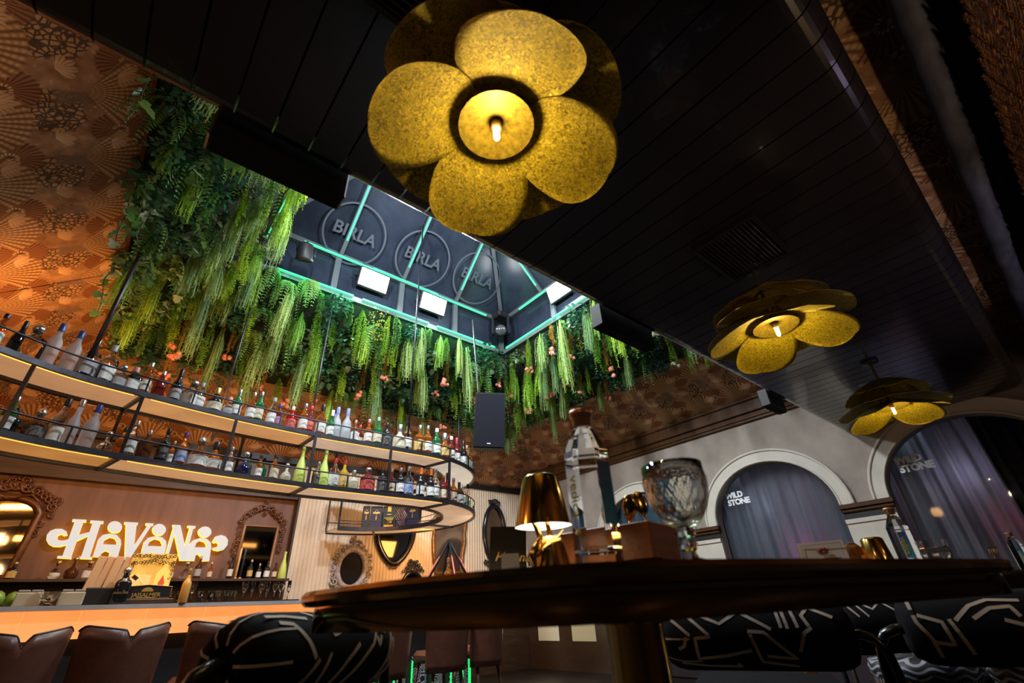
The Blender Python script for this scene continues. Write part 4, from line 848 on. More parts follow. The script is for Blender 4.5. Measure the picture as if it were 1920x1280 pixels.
# lit sign
SIGN = {'letter_h':[[[(-0.331,2.247),(-0.244,2.245),(-0.225,1.832),(-0.31,1.837)]],[[(-0.359,2.268),(-0.22,2.268),(-0.216,2.243),(-0.356,2.245)]],[[(-0.354,1.838),(-0.22,1.832),(-0.214,1.806),(-0.353,1.814)]],[[(-0.151,2.247),(-0.064,2.247),(-0.044,1.832),(-0.131,1.834)]],[[(-0.18,2.264),(-0.042,2.263),(-0.039,2.237),(-0.176,2.24)]],[[(-0.182,1.837),(-0.022,1.833),(-0.013,1.806),(-0.176,1.811)]],[[(-0.146,2.123),(-0.128,2.089),(-0.23,2.012),(-0.305,1.968),(-0.373,1.941),(-0.433,1.942),(-0.485,1.969),(-0.523,2.016),(-0.536,2.069),(-0.521,2.117),(-0.48,2.143),(-0.421,2.146),(-0.367,2.119),(-0.344,2.078),(-0.378,2.069),(-0.4,2.087),(-0.429,2.074),(-0.431,2.04),(-0.405,2.013),(-0.358,2.012),(-0.286,2.045),(-0.222,2.091)]]],'letter_a':[[[(0.17,2.203),(0.173,2.18),(0.169,2.159),(0.157,2.143),(0.139,2.131),(0.117,2.127),(0.093,2.129),(0.069,2.138),(0.047,2.153),(0.03,2.172),(0.02,2.194),(0.016,2.216),(0.021,2.237),(0.032,2.254),(0.05,2.265),(0.072,2.27),(0.096,2.268),(0.12,2.259),(0.142,2.244),(0.159,2.225)]],[[(-0.017,1.837),(-0.029,2.037),(-0.0,2.095),(0.065,2.115),(0.143,2.102),(0.203,2.047),(0.227,1.991),(0.238,1.836),(0.143,1.831),(0.137,1.889),(0.089,1.909),(0.057,1.88),(0.06,1.832)],[(0.035,1.984),(0.041,2.04),(0.085,2.073),(0.138,2.059),(0.173,2.017),(0.181,1.982)]]],'letter_v':[[[(0.176,2.268),(0.326,2.267),(0.327,2.242),(0.182,2.242)]],[[(0.411,2.268),(0.501,2.268),(0.5,2.243),(0.418,2.244)]],[[(0.196,2.251),(0.313,2.256),(0.372,1.967),(0.337,1.813),(0.317,1.812)]],[[(0.442,2.252),(0.488,2.251),(0.369,1.811),(0.321,1.813)]]],'letter_a.001':[[[(0.664,2.196),(0.666,2.172),(0.661,2.151),(0.649,2.133),(0.63,2.122),(0.608,2.117),(0.583,2.119),(0.559,2.129),(0.537,2.144),(0.52,2.165),(0.51,2.187),(0.507,2.211),(0.512,2.232),(0.524,2.25),(0.542,2.262),(0.565,2.267),(0.59,2.265),(0.614,2.255),(0.636,2.239),(0.653,2.219)]],[[(0.475,1.834),(0.462,2.029),(0.492,2.082),(0.564,2.107),(0.647,2.096),(0.709,2.046),(0.727,1.994),(0.738,1.825),(0.647,1.82),(0.636,1.881),(0.59,1.904),(0.559,1.875),(0.56,1.829)],[(0.515,1.979),(0.524,2.039),(0.573,2.075),(0.638,2.058),(0.675,2.007),(0.677,1.981)]]],'letter_n':[[[(0.725,2.265),(0.818,2.265),(0.975,1.931),(0.993,1.807),(0.937,1.809)]],[[(0.742,2.247),(0.78,2.241),(0.786,1.898),(0.749,1.897)]],[[(0.94,2.245),(0.986,2.242),(0.993,1.807),(0.949,1.815)]],[[(0.909,2.266),(1.005,2.265),(1.006,2.238),(0.914,2.241)]]],'letter_a.002':[[[(1.224,2.195),(1.226,2.172),(1.22,2.151),(1.205,2.133),(1.185,2.122),(1.161,2.117),(1.135,2.119),(1.11,2.129),(1.088,2.144),(1.071,2.164),(1.061,2.187),(1.059,2.21),(1.065,2.231),(1.079,2.248),(1.099,2.26),(1.123,2.265),(1.149,2.263),(1.175,2.254),(1.197,2.238),(1.214,2.218)]],[[(0.984,1.809),(0.99,2.01),(1.033,2.078),(1.1,2.107),(1.191,2.098),(1.255,2.047),(1.271,1.993),(1.293,1.809),(1.192,1.804),(1.18,1.859),(1.137,1.897),(1.105,1.876),(1.111,1.808)],[(1.066,1.98),(1.075,2.04),(1.115,2.075),(1.176,2.057),(1.209,2.018),(1.21,1.985)]]],'swash_curl':[[[(1.273,2.068),(1.297,2.137),(1.357,2.16),(1.421,2.143),(1.465,2.096),(1.475,2.028),(1.444,1.965),(1.384,1.943),(1.317,1.955),(1.298,1.981),(1.357,1.999),(1.364,2.034),(1.332,2.059),(1.3,2.048)]]]}
sg = thing('lit_sign', 'glowing white letters HAVANA with curled ends on the walnut panel', 'sign', (0, 8.45, 0))
face = mat('sign_face', (.15, .15, .15), .4, emit=(.62, .61, .57), es=1.0); edge = mat('sign_edge', (.8, .6, .1), .4, emit=(1.0, .60, .04), es=1.6)
for nm, polys in SIGN.items():
    mb = MB()
    for pl in polys: mb.prism([[tuple(q) for q in ring] for ring in pl], (0, 0, 0), (1, 0, 0), (0, 0, 1), .09, 0, 1)
    mb.obj(nm.split('.')[0], [face, edge], sg)
# ------------------------------------------------------------------ mirrors
M['carved'] = mat('carved_brown_wood', (.17, .058, .018), .3, spec=.6, col2=(.07, .024, .010), vscale=20)
M['mirror'] = mat('mirror_glass', (.34, .26, .18), .04, 1.0)
M['dim_mirror'] = mat('dim_mirror_glass', (.055, .055, .055), .06, 1.0)
M['silverleaf'] = mat('silvered_plaster', (.50, .45, .42), .45, col2=(.14, .11, .10), vscale=26)
M['ebony'] = mat('ebony_frame', (.012, .012, .018), .18, spec=.6)
M['oldgold'] = mat('old_gilt', (.30, .17, .07), .35, .5, col2=(.12, .06, .025), vscale=14)
def scroll(mb, x, z, r, a0=0, turns=1.4, d=1, w=.27, n=14, y=-.03):
    P = []; R = []
    for i in range(n + 1):
        q = i / n; a = a0 + d * turns * 2 * pi * q; rr = r * (1 - .85 * q); P.append((x + rr * cos(a), y - .02 * q, z + rr * sin(a))); R.append(r * w * (1.1 - .4 * q))
    mb.tube(P, R, 6)
def ornaments(parent, m, pts, y=-.03, seed=0, size=.07, name='scrollwork'):
    mb = MB(); r = random.Random(seed)
    for i, (x, z) in enumerate(pts): scroll(mb, x, z, size * r.uniform(.75, 1.2), r.uniform(0, 6.3), r.uniform(1.1, 1.6), r.choice((-1, 1)), y=y)
    stuff(mb.obj(name, m, parent))
def ellp(cx, cz, rx, rz, n=36, p=2.0): return [(cx + rx * (abs(cos(a)) ** (2 / p)) * (1 if cos(a) > 0 else -1), cz + rz * (abs(sin(a)) ** (2 / p)) * (1 if sin(a) > 0 else -1)) for a in [2 * pi * i / n for i in range(n)]]
def mirror(label, loc, outline, r, fm, gm, seed=0):
    t = thing('wall_mirror', label, 'mirror', loc)
    mb = MB(); mb.prism([outline], (0, -.006, 0), (1, 0, 0), (0, 0, 1), .006); mb.obj('glass', gm, t)
    mb = MB(); mb.tube([(x, -.02, z) for x, z in outline], r, 8, closed=True, up=(0, 1, 0)); mb.tube([(x * 1.0, -.035, z) for x, z in outline], r * .45, 6, closed=True, up=(0, 1, 0)); mb.obj('frame', fm, t); return t
# left: arched carved mirror
o = [(-.32, -.50), (.26, -.50)] + [(.29, .22)] + [(-.03 + .30 * cos(a), .22 + .17 * sin(a)) for a in [pi * i / 14 for i in range(1, 14)]] + [(-.33, .22)]
t = mirror('large carved brown mirror with arched crest at the left of the panel', (-.98, 8.44, 2.10), o, .045, M['carved'], M['mirror'])
ornaments(t, M['carved'], [(-.38 + .05 * i, .36 + .17 * sin(pi * min(1, (i + .3) / 15))) for i in range(16)], seed=1, size=.058)
ornaments(t, M['carved'], [(-.03 + .055 * (i - 2), .56 + .035 * (2 - abs(i - 2))) for i in range(5)] + [(.38, .30), (.40, .22), (.33, .10), (.32, -.02), (.41, .38), (-.38, .25), (-.40, .1)], seed=2, size=.05)
mb = MB(); mb.box((-.03, -.03, .52), (.20, .04, .05), bev=.015); mb.tube([(-.33, -.04, .30), (-.2, -.05, .43), (-.05, -.05, .36)], .018, 6); mb.tube([(.29, -.04, .30), (.15, -.05, .43), (0, -.05, .36)], .018, 6); mb.obj('crest', M['carved'], t)
# right: rectangular carved mirror
o = [(-.24, -.62), (.24, -.62), (.24, .36), (-.24, .36)]
t = mirror('carved brown rectangular mirror with pierced crest right of the lit sign', (1.90, 8.44, 1.96), o, .03, mat('honey_wood', (.24, .105, .035), .3), M['dim_mirror'])
ornaments(t, M['carved'], [(-.30 + .6 * i / 11, .44 + .20 * sin(pi * i / 11)) for i in range(12)], seed=3, size=.055)
ornaments(t, M['carved'], [(-.30 - .012 * (i % 2), .40 - .075 * i) for i in range(8)] + [(.31 + .012 * (i % 2), .40 - .075 * i) for i in range(6)] + [(0, .72), (-.05, .66), (.05, .66), (0, .56)], seed=4, size=.042)
W8 = 8.285
t = mirror('small round black glass mirror in a silvered scroll frame on striped wall', (3.38, W8, 1.72), ellp(0, 0, .24, .29), .05, M['silverleaf'], mat('dark_pane', (.004, .004, .005), .5, spec=.1))
ornaments(t, M['silverleaf'], [(.31 * cos(a) * (1.04), .36 * sin(a)) for a in [2 * pi * i / 22 for i in range(22)]], seed=5, size=.058)
ornaments(t, M['oldgold'], [(-.06, .42), (0, .47), (.06, .42), (.10, .38), (.16, .34)], seed=6, size=.045, name='crest')
o = [(.36 * cos(a) * (1 - .10 * max(0, -sin(a))), .44 * sin(a) - (.06 * max(0, -sin(a)) ** 6)) for a in [2 * pi * i / 40 for i in range(40)]]
t = mirror('black framed pointed oval mirror half behind the far arm of the rack', (4.14, W8, 2.30), o, .055, M['ebony'], M['dim_mirror'])
ornaments(t, M['oldgold'], [(-.10, -.50), (-.05, -.54), (0, -.57), (.05, -.54), (.10, -.50)], seed=7, size=.035)
t = mirror('dark lacework crested mirror low on the striped wall', (4.54, W8, 1.45), ellp(0, 0, .2, .22), .03, M['ebony'], M['dim_mirror'])
ornaments(t, M['ebony'], [(x, .24 + z) for z in (0, .05, .10, .15) for x in [(-.2 + .4 * i / 6) * (1 - z * 4.5) for i in range(7)]], seed=8, size=.035)
o = [(-.34, -.30), (-.36, -.05), (-.34, .12), (-.38, .30), (-.30, .40), (-.18, .38), (0, .44), (.18, .38), (.30, .40), (.40, .28), (.36, .10), (.37, -.08), (.32, -.30), (.30, -.62), (-.28, -.62)]
t = mirror('tall scalloped bronze mirror behind the red pyramid stand', (5.30, W8, 2.28), o, .04, M['oldgold'], mat('bronze_mirror_glass', (.42, .28, .20), .08, .9))
o = ellp(0, 0, .27, .56, 40)
t = mirror('tall narrow black oval mirror with carved crest near the corner', (6.45, W8, 2.42), o, .05, M['ebony'], M['mirror'])
ornaments(t, M['ebony'], [(-.12 + .06 * i, .62 + .05 * sin(pi * i / 4)) for i in range(5)] + [(-.20, -.60), (-.1, -.64), (0, -.66), (.1, -.64), (.2, -.60), (-.28, -.56), (.28, -.56)], seed=9, size=.06)
# ------------------------------------------------------------------ bottles and glasses of the back bar
for i, (x, st, gl, cp, lb, h, lab) in enumerate(((-1.30, 'wine', 'black', 'black', 'cream', .28, 'black bottle with cream label, leftmost on the back shelf before the mirror'), (-1.08, 'std', 'brown', 'gold', 'gold', .24, 'brown bottle with gold cap in front of the left mirror'), (-.88, 'sqsquat', 'black', 'black', 'gold', .20, 'squat black bottle with gold label in front of the left mirror'), (-.68, 'sqsquat', 'black', 'gold', 'gold', .19, 'squat black bottle with gold label at the foot of the left mirror'),
        (-.31, 'round', 'clear', 'gold', 'white', .21, 'round clear bottle with white label under the sign'), (-.16, 'round', 'brown', 'gold', None, .26, 'round dark brown bottle with gold neck under the sign'), (-.01, 'sqsquat', 'clear', 'gold', 'white', .21, 'squat square bottle with white label under the sign'), (.14, 'sqsquat', 'amber', 'gold', 'white', .24, 'squat amber bottle with gold stopper under the sign'), (.29, 'square', 'brown', 'gold', 'grey', .26, 'square brown bottle with grey label under the sign'), (.84, 'squat', 'yellow', 'copper', 'cream', .20, 'squat bottle with copper stopper right of the lit card'),
        (1.02, 'round', 'clear', 'silver', None, .22, 'round crystal decanter under the sign'), (1.16, 'std', 'brown', 'gold', 'grey', .29, 'tall brown bottle with gold neck under the sign'), (1.31, 'std', 'amber', 'gold', 'cream', .22, 'amber bottle with cream label under the sign'), (1.56, 'slim', 'black', 'black', 'white', .32, 'slim black bottle leaning towards the carved mirror'), (1.82, 'std', 'black', 'silver', 'gold', .26, 'black bottle with orange label before the carved mirror'), (1.94, 'square', 'black', 'gold', 'white', .21, 'dark square bottle with white label before the carved mirror'),
        (2.05, 'square', 'black', 'black', 'white', .24, 'dark bottle with white and red label before the carved mirror'), (2.16, 'std', 'brown', 'black', 'cream', .23, 'brown bottle with cream label before the carved mirror'), (2.27, 'bell', 'neon', 'neon', 'neon', .38, 'tall yellow green bottle at the right end of the back shelf'))):
    bottle((x, 8.19, 1.56), h, st, gl, cp, None if gl == 'neon' else lb, lab, 'bottles on the back shelf', st in ('round', 'sqsquat'))
M['candle'] = mat('beige_candle', (.70, .48, .22), .5)
for i, x in enumerate((1.64, 1.70)):
    t = thing('taper_candle', '%s tall thin candle before the carved mirror' % ('left' if i == 0 else 'right'), 'candle', (x, 8.17, 1.56)); mb = MB(); mb.lathe([(.016, 0), (.014, .40), (.0001, .42)], 10); mb.obj('wax', M['candle'] if i == 0 else M['navy'], t); mb = MB(); mb.lathe([(.03, 0), (.03, .015), (.018, .03)], 12); mb.obj('holder', M['brass'], t)
GLS = {'tumbler': [(.0001, .004), (.032, .004), (.036, .012), (.042, .13), (.040, .13), (.034, .02), (.0001, .016)], 'wine': [(.036, 0), (.036, .004), (.006, .01), (.005, .10), (.03, .125), (.044, .17), (.038, .23), (.036, .23), (.041, .17), (.027, .128), (.0001, .115)], 'flute': [(.034, 0), (.034, .004), (.005, .01), (.005, .08), (.022, .12), (.026, .24), (.024, .24), (.019, .12), (.0001, .09)]}
GM = {}
for kk, p in GLS.items(): m_ = MB(); m_.lathe(p, 14); GM[kk] = m_.mesh('bowl', M['glass'])
row = [(.86, 'tumbler'), (.98, 'tumbler'), (1.09, 'wine'), (1.20, 'tumbler'), (1.31, 'tumbler'), (1.40, 'tumbler'), (1.49, 'tumbler'), (1.58, 'tumbler'), (1.69, 'wine'), (1.80, 'flute'), (1.90, 'wine'), (1.99, 'flute'), (2.08, 'wine'), (2.17, 'wine'), (2.26, 'flute')]
for i, (x, kk) in enumerate(row):
    t = thing('glass', '%s glass, %s from the left in the row under the back shelf' % (kk, ordn(i)), 'glass', (x, 7.68 + .05 * (i % 2), 1.265), 0, 'clear glasses on the back counter'); link('bowl', GM[kk], t)
# ------------------------------------------------------------------ things on the bar counter
Z = 1.17
M['lime_skin'] = mat('lime_skin', (.16, .30, .04), .35, var=.2, vscale=30)
for i, (x, y) in enumerate(((-.43, 4.98), (-.30, 5.03), (-.36, 5.10))):
    mb = MB(); mb.lathe([(.0001, -.050), (.02, -.046), (.040, -.02), (.042, .01), (.03, .04), (.012, .052), (.0001, .056)], 12); tag(mb.obj('lime', M['lime_skin'], None, (x, y, Z + .05)), ('leftmost green lime on the bar counter', 'green lime on the bar counter beside the glass boxes', 'green lime at the back of the bar counter')[i], 'fruit', 'limes on the bar counter')
for i, x in enumerate((-.27, -.04)):
    t = thing('garnish_box', '%s clear garnish box on the bar counter' % ('left' if i == 0 else 'right'), 'box', (x, 4.97, Z)); mb = MB(); mb.box((0, 0, .045), (.14, .10, .09), bev=.008); mb.obj('box', GL['cream'], t)
    for s in (-1, 1): mb = MB(); mb.box((.034 * s, 0, .098), (.062, .09, .014), bev=.004); mb.obj('lid', CP['grey'], t)
t = thing('cut_glass_bowl', 'shallow cut glass bowl on the bar counter catching warm light', 'bowl', (-.16, 4.93, Z)); mb = MB(); mb.lathe([(.03, 0), (.03, .008), (.012, .02), (.05, .05), (.085, .09), (.080, .09), (.045, .055), (.0001, .04)], 14, sm=False); mb.obj('bowl', GL['clear'], t)
t = thing('black_caddy', 'black caddy holding pale menus on the bar counter', 'caddy', (.13, 5.06, Z)); mb = MB(); mb.box((0, 0, .06), (.22, .12, .12), bev=.008); mb.obj('box', M['black'], t)
for i in range(4):
    mb = MB(); mb.box((0, 0, 0), (.055, .012, .26), R=Matrix.Rotation(.12 + .05 * (i % 2), 3, 'Y'), bev=.003); tag(mb.obj('paper_sleeve', mat('kraft_paper', (.72, .46, .26), .7), None, (.04 + .055 * i, 5.06 + .015 * (i % 2), Z + .21)), '%s pale paper sleeve standing in the black caddy' % ORD[i], 'paper', 'paper sleeves in the caddy')
t = bottle((.235, 4.98, Z), .26, 'sqsquat', 'black', 'silver', None, 'dark bottle with silver stopper and neck tag left of the lit card', None, True); t.scale = (.26, .26, .26)
mb = MB(); mb.box((.22, -.12, .70), (.16, .01, .10), R=Matrix.Rotation(.6, 3, 'Y')); mb.obj('neck_tag', M['darkwood'], t)
put_text('lettering', text_mesh('JAISALMER', .075, .001), M['gold'], t, (0, -.205, .30), (1, 0, 0), (0, 0, 1))
t = thing('promo_display', 'lit golden card display with black nameplate on the bar counter', 'display', (.40, 5.03, Z))
mb = MB(); mb.box((0, 0, .018), (.38, .14, .036), bev=.006); mb.obj('plinth', M['darkwood'], t)
lit = mat('lit_card', (.8, .5, .15), .5, emit=(.66, .30, .035), es=.85, var=.35, vscale=7)
mb = MB(); mb.box((-.01, .035, .20), (.30, .012, .33)); mb.obj('card', lit, t)
mb = MB(); r_ = random.Random(4); cy = .027
for i in range(26): scroll(mb, -.145 + .27 * (i % 13) / 12, .345 - .028 * (i // 13) - .03 * abs((i % 13) - 6) / 6 * (i // 13), .016, r_.uniform(0, 6), 1.2, 1, .2, 8, cy)
for sx in (-1, 1):
    for q in range(5): scroll(mb, -.01 + sx * .135, .30 - .028 * q, .014, r_.uniform(0, 6), 1.2, 1, .2, 8, cy)
mb.obj('scroll_border', mat('dark_gilt', (.08, .05, .01), .4), t)
mb = MB(); mb.box((-.065, .024, .16), (.13, .008, .10)); mb.tube([(-.04, .016, .14), (-.06, .016, .17)], .003, 4); mb.obj('printed_box', mat('lit_peach', (.8, .5, .25), .5, emit=(.75, .36, .10), es=1.0), t)
mb = MB(); mb.prism([[(.03, .05), (.13, .05), (.13, .22), (.095, .26), (.095, .30), (.065, .30), (.065, .26), (.03, .22)]], (0, .027, 0), (1, 0, 0), (0, 0, 1), .006); mb.obj('printed_bottle', mat('lit_yellow', (.8, .6, .2), .5, emit=(.80, .42, .06), es=.9), t)
mb = MB(); mb.prism([[(.08 + .022 * cos(a), .15 + .022 * sin(a)) for a in [pi * (1 + i / 8) for i in range(9)]] + [(.08, .21)]], (0, .020, 0), (1, 0, 0), (0, 0, 1), .002); mb.obj('printed_drop', mat('red_drop', (.6, .08, .03), .5, emit=(.45, .05, .02), es=1.0), t)
mb = MB(); mb.prism([[(-.16, 0), (.16, 0), (.16, .085), (0, .10), (-.16, .085)]], (0, -.045, .036), (1, 0, 0), (0, 0, 1), .012); mb.obj('nameplate', M['black'], t)
mb = MB(); mb.tube([(x, -.058, .036 + z) for x, z in ((-.157, .003), (.157, .003), (.157, .083), (0, .097), (-.157, .083))], .003, 4, closed=True); mb.obj('nameplate_edge', M['gold'], t)
put_text('lettering', text_mesh('JAISALMER', .040, .001, 1.0, .0006), M['gold'], t, (0, -.0585, .062), (1, 0, 0), (0, 0, 1))
mb = MB(); mb.prism([[(.038 * cos(a), .030 * sin(a)) for a in [pi * i / 12 for i in range(13)]]], (0, -.0575, .086), (1, 0, 0), (0, 0, 1), .002); mb.box((0, -.058, .044), (.12, .002, .006)); mb.obj('crest', M['gold'], t)
bottle((.655, 4.99, Z), .25, 'vodka', 'gold', 'gold', None, 'golden bottle on the bar counter right of the lit card')
# pyramid stand with red edges
t = thing('pyramid_stand', 'black pyramid stand with glowing red edges holding a bottle', 'display stand', (3.37, 5.25, Z), .5)
red = mat('red_led', (.6, .1, .08), .4, emit=(1.0, .13, .09), es=1.3); ap = Vector((0, 0, .62))
for i in range(4):
    c = Vector((.36 * cos(pi / 4 + pi / 2 * i), .36 * sin(pi / 4 + pi / 2 * i), .0)); d = Vector((.36 * cos(pi / 4 + pi / 2 * (i + 1)), .36 * sin(pi / 4 + pi / 2 * (i + 1)), 0))
    mb = MB(); mb.tube([c, ap], .018, 4); mb.obj('edge_bar', M['black'], t)
    mb = MB(); n_ = Vector((c.x, c.y, .15)).normalized() * .026; mb.tube([c + n_, ap + n_ - Vector((0, 0, .05))], .009, 5); mb.obj('led_strip', red, t)
    mb = MB(); mb.tube([c, d], .016, 4); mb.obj('base_bar', M['black'], t)
bottle((3.37, 5.25, Z), .42, 'std', 'amber', 'copper', 'red', 'amber bottle standing inside the red edged pyramid')
# ------------------------------------------------------------------ leather bar stools
M['leather'] = mat('brown_leather', (.135, .052, .033), .36, col2=(.09, .034, .022), vscale=8, spec=.5, bmp=.001)
M['piping'] = mat('black_piping', (.012, .010, .010), .35)
def stool_mesh():
    W, n = .485, 26; out = {}
    topz = lambda u: 1.035 - .045 * (1 - abs(u)) ** .9 - .055 * max(0, 1 - abs(u) / .16) ** 1.2 - (.03 * max(0, (abs(u) - .86) / .14) ** 2)
    P = lambda u, z: (u * W / 2 * (1 - .10 * max(0, (1.03 - z) / .5) if z < 1.03 else 1), .085 * u * u * 1.4 - .05 - .0 * z + (.06 * (z - .8)) * -1, z)
    mb = MB(); rows = 8; vs = []; th = .05
    for side in (0, 1):
        for j in range(rows + 1):
            for i in range(n + 1):
                u = -1 + 2 * i / n; z = .535 + (topz(u) - .535) * j / rows; x, y, zz = P(u, z); vs.append((x * (1 - .06 * side), y + th * side * (.5 + .5 * min(1, (rows - j) / 1.5)) , zz))
    N = (rows + 1) * (n + 1); fs = []
    for j in range(rows):
        for i in range(n):
            a = j * (n + 1) + i; fs += [(a, a + 1, a + n + 2, a + n + 1), (N + a, N + a + n + 1, N + a + n + 2, N + a + 1)]
    for i in range(n):
        a = rows * (n + 1) + i; fs.append((a, a + 1, N + a + 1, N + a)); fs.append((i, N + i, N + i + 1, i + 1))
    for j in range(rows):
        a = j * (n + 1); fs.append((a, a + n + 1, N + a + n + 1, N + a)); a += n; fs.append((a, N + a, N + a + n + 1, a + n + 1))
    mb.add(vs, fs, 0, True); out['backrest'] = mb.mesh('backrest', M['leather'])
    mb = MB(); mb.tube([(lambda q: (q[0], q[1] + .012, q[2] + .004))(P(-1 + 2 * i / 52, topz(-1 + 2 * i / 52))) for i in range(53)], .0075, 6); out['piping'] = mb.mesh('piping', M['piping'])
    mb = MB(); mb.box((0, .235, .65), (.37, .40, .10), bev=.035); out['seat'] = mb.mesh('seat', M['leather'])
    for nm, sx, sy in (('a', -1, 0), ('b', 1, 0), ('c', -1, 1), ('d', 1, 1)):
        mb = MB(); mb.tube([(sx * .14, .09 + .28 * sy, .61), (sx * .21, .02 + .40 * sy, 0)], [.018, .012], 8); out['leg' + nm] = mb.mesh('leg', mat('walnut_leg', (.09, .035, .02), .4))
    mb = MB(); mb.tube([(-.19, .05, .24), (.19, .05, .24), (.19, .39, .24), (-.19, .39, .24)], .010, 6, closed=True); out['footrest'] = mb.mesh('footrest', M['brass'])
    return out
SM = stool_mesh(); sp_ = gpath(-.78)
def stool(i, label):
    p = sp_[i]; t_ = (sp_[i + 1] - sp_[i - 1]).normalized(); t = thing('bar_stool', label, 'stool', (p.x, p.y, 0), atan2(t_.y, t_.x), 'leather bar stools along the bar')
    P_ = {}
    for kk, me in SM.items(): P_[kk] = link('leg' if kk.startswith('leg') else kk, me, P_['backrest'] if kk == 'piping' else t)
for q, lab in ((-.70, 'leftmost brown leather bar stool, cut by the picture edge'), (-.175, 'brown leather stool with notched back, first fully seen from the left'), (.345, 'brown leather stool with notched back behind the patterned bolster'), (.90, 'brown leather stool back seen left of the table edge'), (1.53, 'brown leather stool whose back fills the gap right of the bolster'), (2.20, 'brown leather stool under the table, second right of the bolster'), (2.86, 'brown leather stool under the table, third right of the bolster'), (3.42, 'brown leather stool under the table, rightmost of the row')):
    i = min(range(6, len(sp_) - 40), key=lambda j: abs(sp_[j].x - q)); stool(i, lab)
# ------------------------------------------------------------------ flower lamps
gm = bpy.data.materials.new('gold_leaf_petal'); gm.use_nodes = True; t_ = gm.node_tree; b_ = t_.nodes['Principled BSDF']
cd = t_.nodes.new('ShaderNodeTexCoord'); w1 = noise(t_, 60, 6, cd.outputs['Object'], .8); w1.k.node.inputs['Distortion'].default_value = 1.6; w2 = noise(t_, 7, 3, cd.outputs['Object'])
cg = mixc(t_, w1.ramp(.42, .56), (.17, .10, .003), (.86, .60, .015)); cg = mixc(t_, w2.ramp(.35, .75) * .35, cg, (.92, .66, .02)); t_.links.new(cg.k, b_.inputs['Base Color'])
b_.inputs['Metallic'].default_value = .35; b_.inputs['Roughness'].default_value = .42; t_.links.new(bump(t_, w1, .004), b_.inputs['Normal']); M['goldleaf'] = gm
M['patina'] = mat('dark_green_patina', (.16, .14, .03), .45, .2, col2=(.05, .05, .015), vscale=18)
M['rim'] = mat('petal_rim', (.45, .28, .03), .35, .6)
def petal(r0, r1, wd, cup, droop, n=12, m=10):
    mb = MB(); vs = []
    for side in (0, 1):
        for i in range(n + 1):
            s = sin(pi / 2 * i / n) if i > n * .3 else i / n * 1.51; hw = wd / 2 * max(.03, sqrt(max(0, 1 - (abs(s - .58) / (.58 if s < .58 else .4205)) ** 2.3 * (.90 if s < .58 else 1))))
            for j in range(m + 1):
                t = -1 + 2 * j / m; r = r0 + (r1 - r0) * s; vs.append((r, t * hw, -droop * s ** 1.25 - cup * t * t * hw / (wd / 2) + .004 * side))
    N = (n + 1) * (m + 1); lo = []; up = []; ed = []
    for i in range(n):
        for j in range(m):
            a = i * (m + 1) + j; lo.append((a, a + 1, a + m + 2, a + m + 1)); up.append((N + a, N + a + m + 1, N + a + m + 2, N + a + 1))
    for i in range(n):
        for j in (0, m): a = i * (m + 1) + j; ed.append((a, a + m + 1, N + a + m + 1, N + a))
    for j in range(m): a = n * (m + 1) + j; ed.append((a, a + 1, N + a + 1, N + a))
    o = mb.add(vs, lo, 0, True); k = len(mb.f)
    for f in up: mb.f.append([i + o for i in f]); mb.mi.append(1); mb.sm.append(True)
    for f in ed: mb.f.append([i + o for i in f]); mb.mi.append(2); mb.sm.append(False)
    return mb.mesh('petal', [M['goldleaf'], M['patina'], M['rim']])
PA = petal(.075, .405, .372, .03, .155); PB = petal(.07, .42, .40, .03, .115); PC_ = petal(.02, .33, .40, .06, .15)
def flower_lamp(x, y, rot, label, power):
    t = thing('flower_lamp', label, 'lamp', (x, y, 2.46), rot, 'gilded flower lamps under the plank ceiling')
    for k in range(4): link('petal', PA, t, (0, 0, -.012 + .004 * (k % 2)), (0, 0, pi / 2 * k))
    for k in range(4): link('petal', PB, t, (0, 0, .045 + .004 * (k % 2)), (0, 0, pi / 2 * k + pi / 4))
    for k in range(5): link('petal', PC_, t, (0, 0, .215 + .005 * (k % 2)), (0, 0, 2 * pi / 5 * k + .3))
    mb = MB(); mb.lathe([(.128, -.054), (.095, -.037), (.05, -.028), (.0001, -.026)], 28, mi=0, caps=False); mb.lathe([(.128, -.050), (.095, -.033), (.0001, -.022)], 28, mi=1, caps=False); mb.obj('centre_disc', [mat('gold_disc', (.24, .155, .008), .5, .7, var=.45, vscale=50), M['patina']], t)
    mb = MB(); mb.lathe([(.018, -.060), (.018, -.010)], 14); so = mb.obj('socket', mat('dull_gold_socket', (.30, .17, .03), .4, .5), t)
    mb = MB(); mb.lathe([(.0001, -.118), (.007, -.116), (.010, -.109), (.010, -.062), (.008, -.058)], 12); mb.obj('bulb', mat('lamp_bulb', (1, .95, .85), .4, emit=(1, .80, .46), es=300), so)
    mb = MB(); mb.tube([(0, 0, .0), (0, 0, .385)], .012, 8); mb.obj('stem', M['patina'], t)
    mb = MB(); mb.lathe([(.07, .39), (.07, .408)], 18); mb.obj('ceiling_rose', M['black'], t)
    return t
flower_lamp(.62, .73, radians(-23), 'largest gilded flower lamp, nearest of the three under the planks', 9)
flower_lamp(2.78, .735, radians(40), 'middle of the three gilded flower lamps under the planks', 9)
flower_lamp(5.12, .72, radians(60), 'farthest gilded flower lamp, near the arched windows', 9)
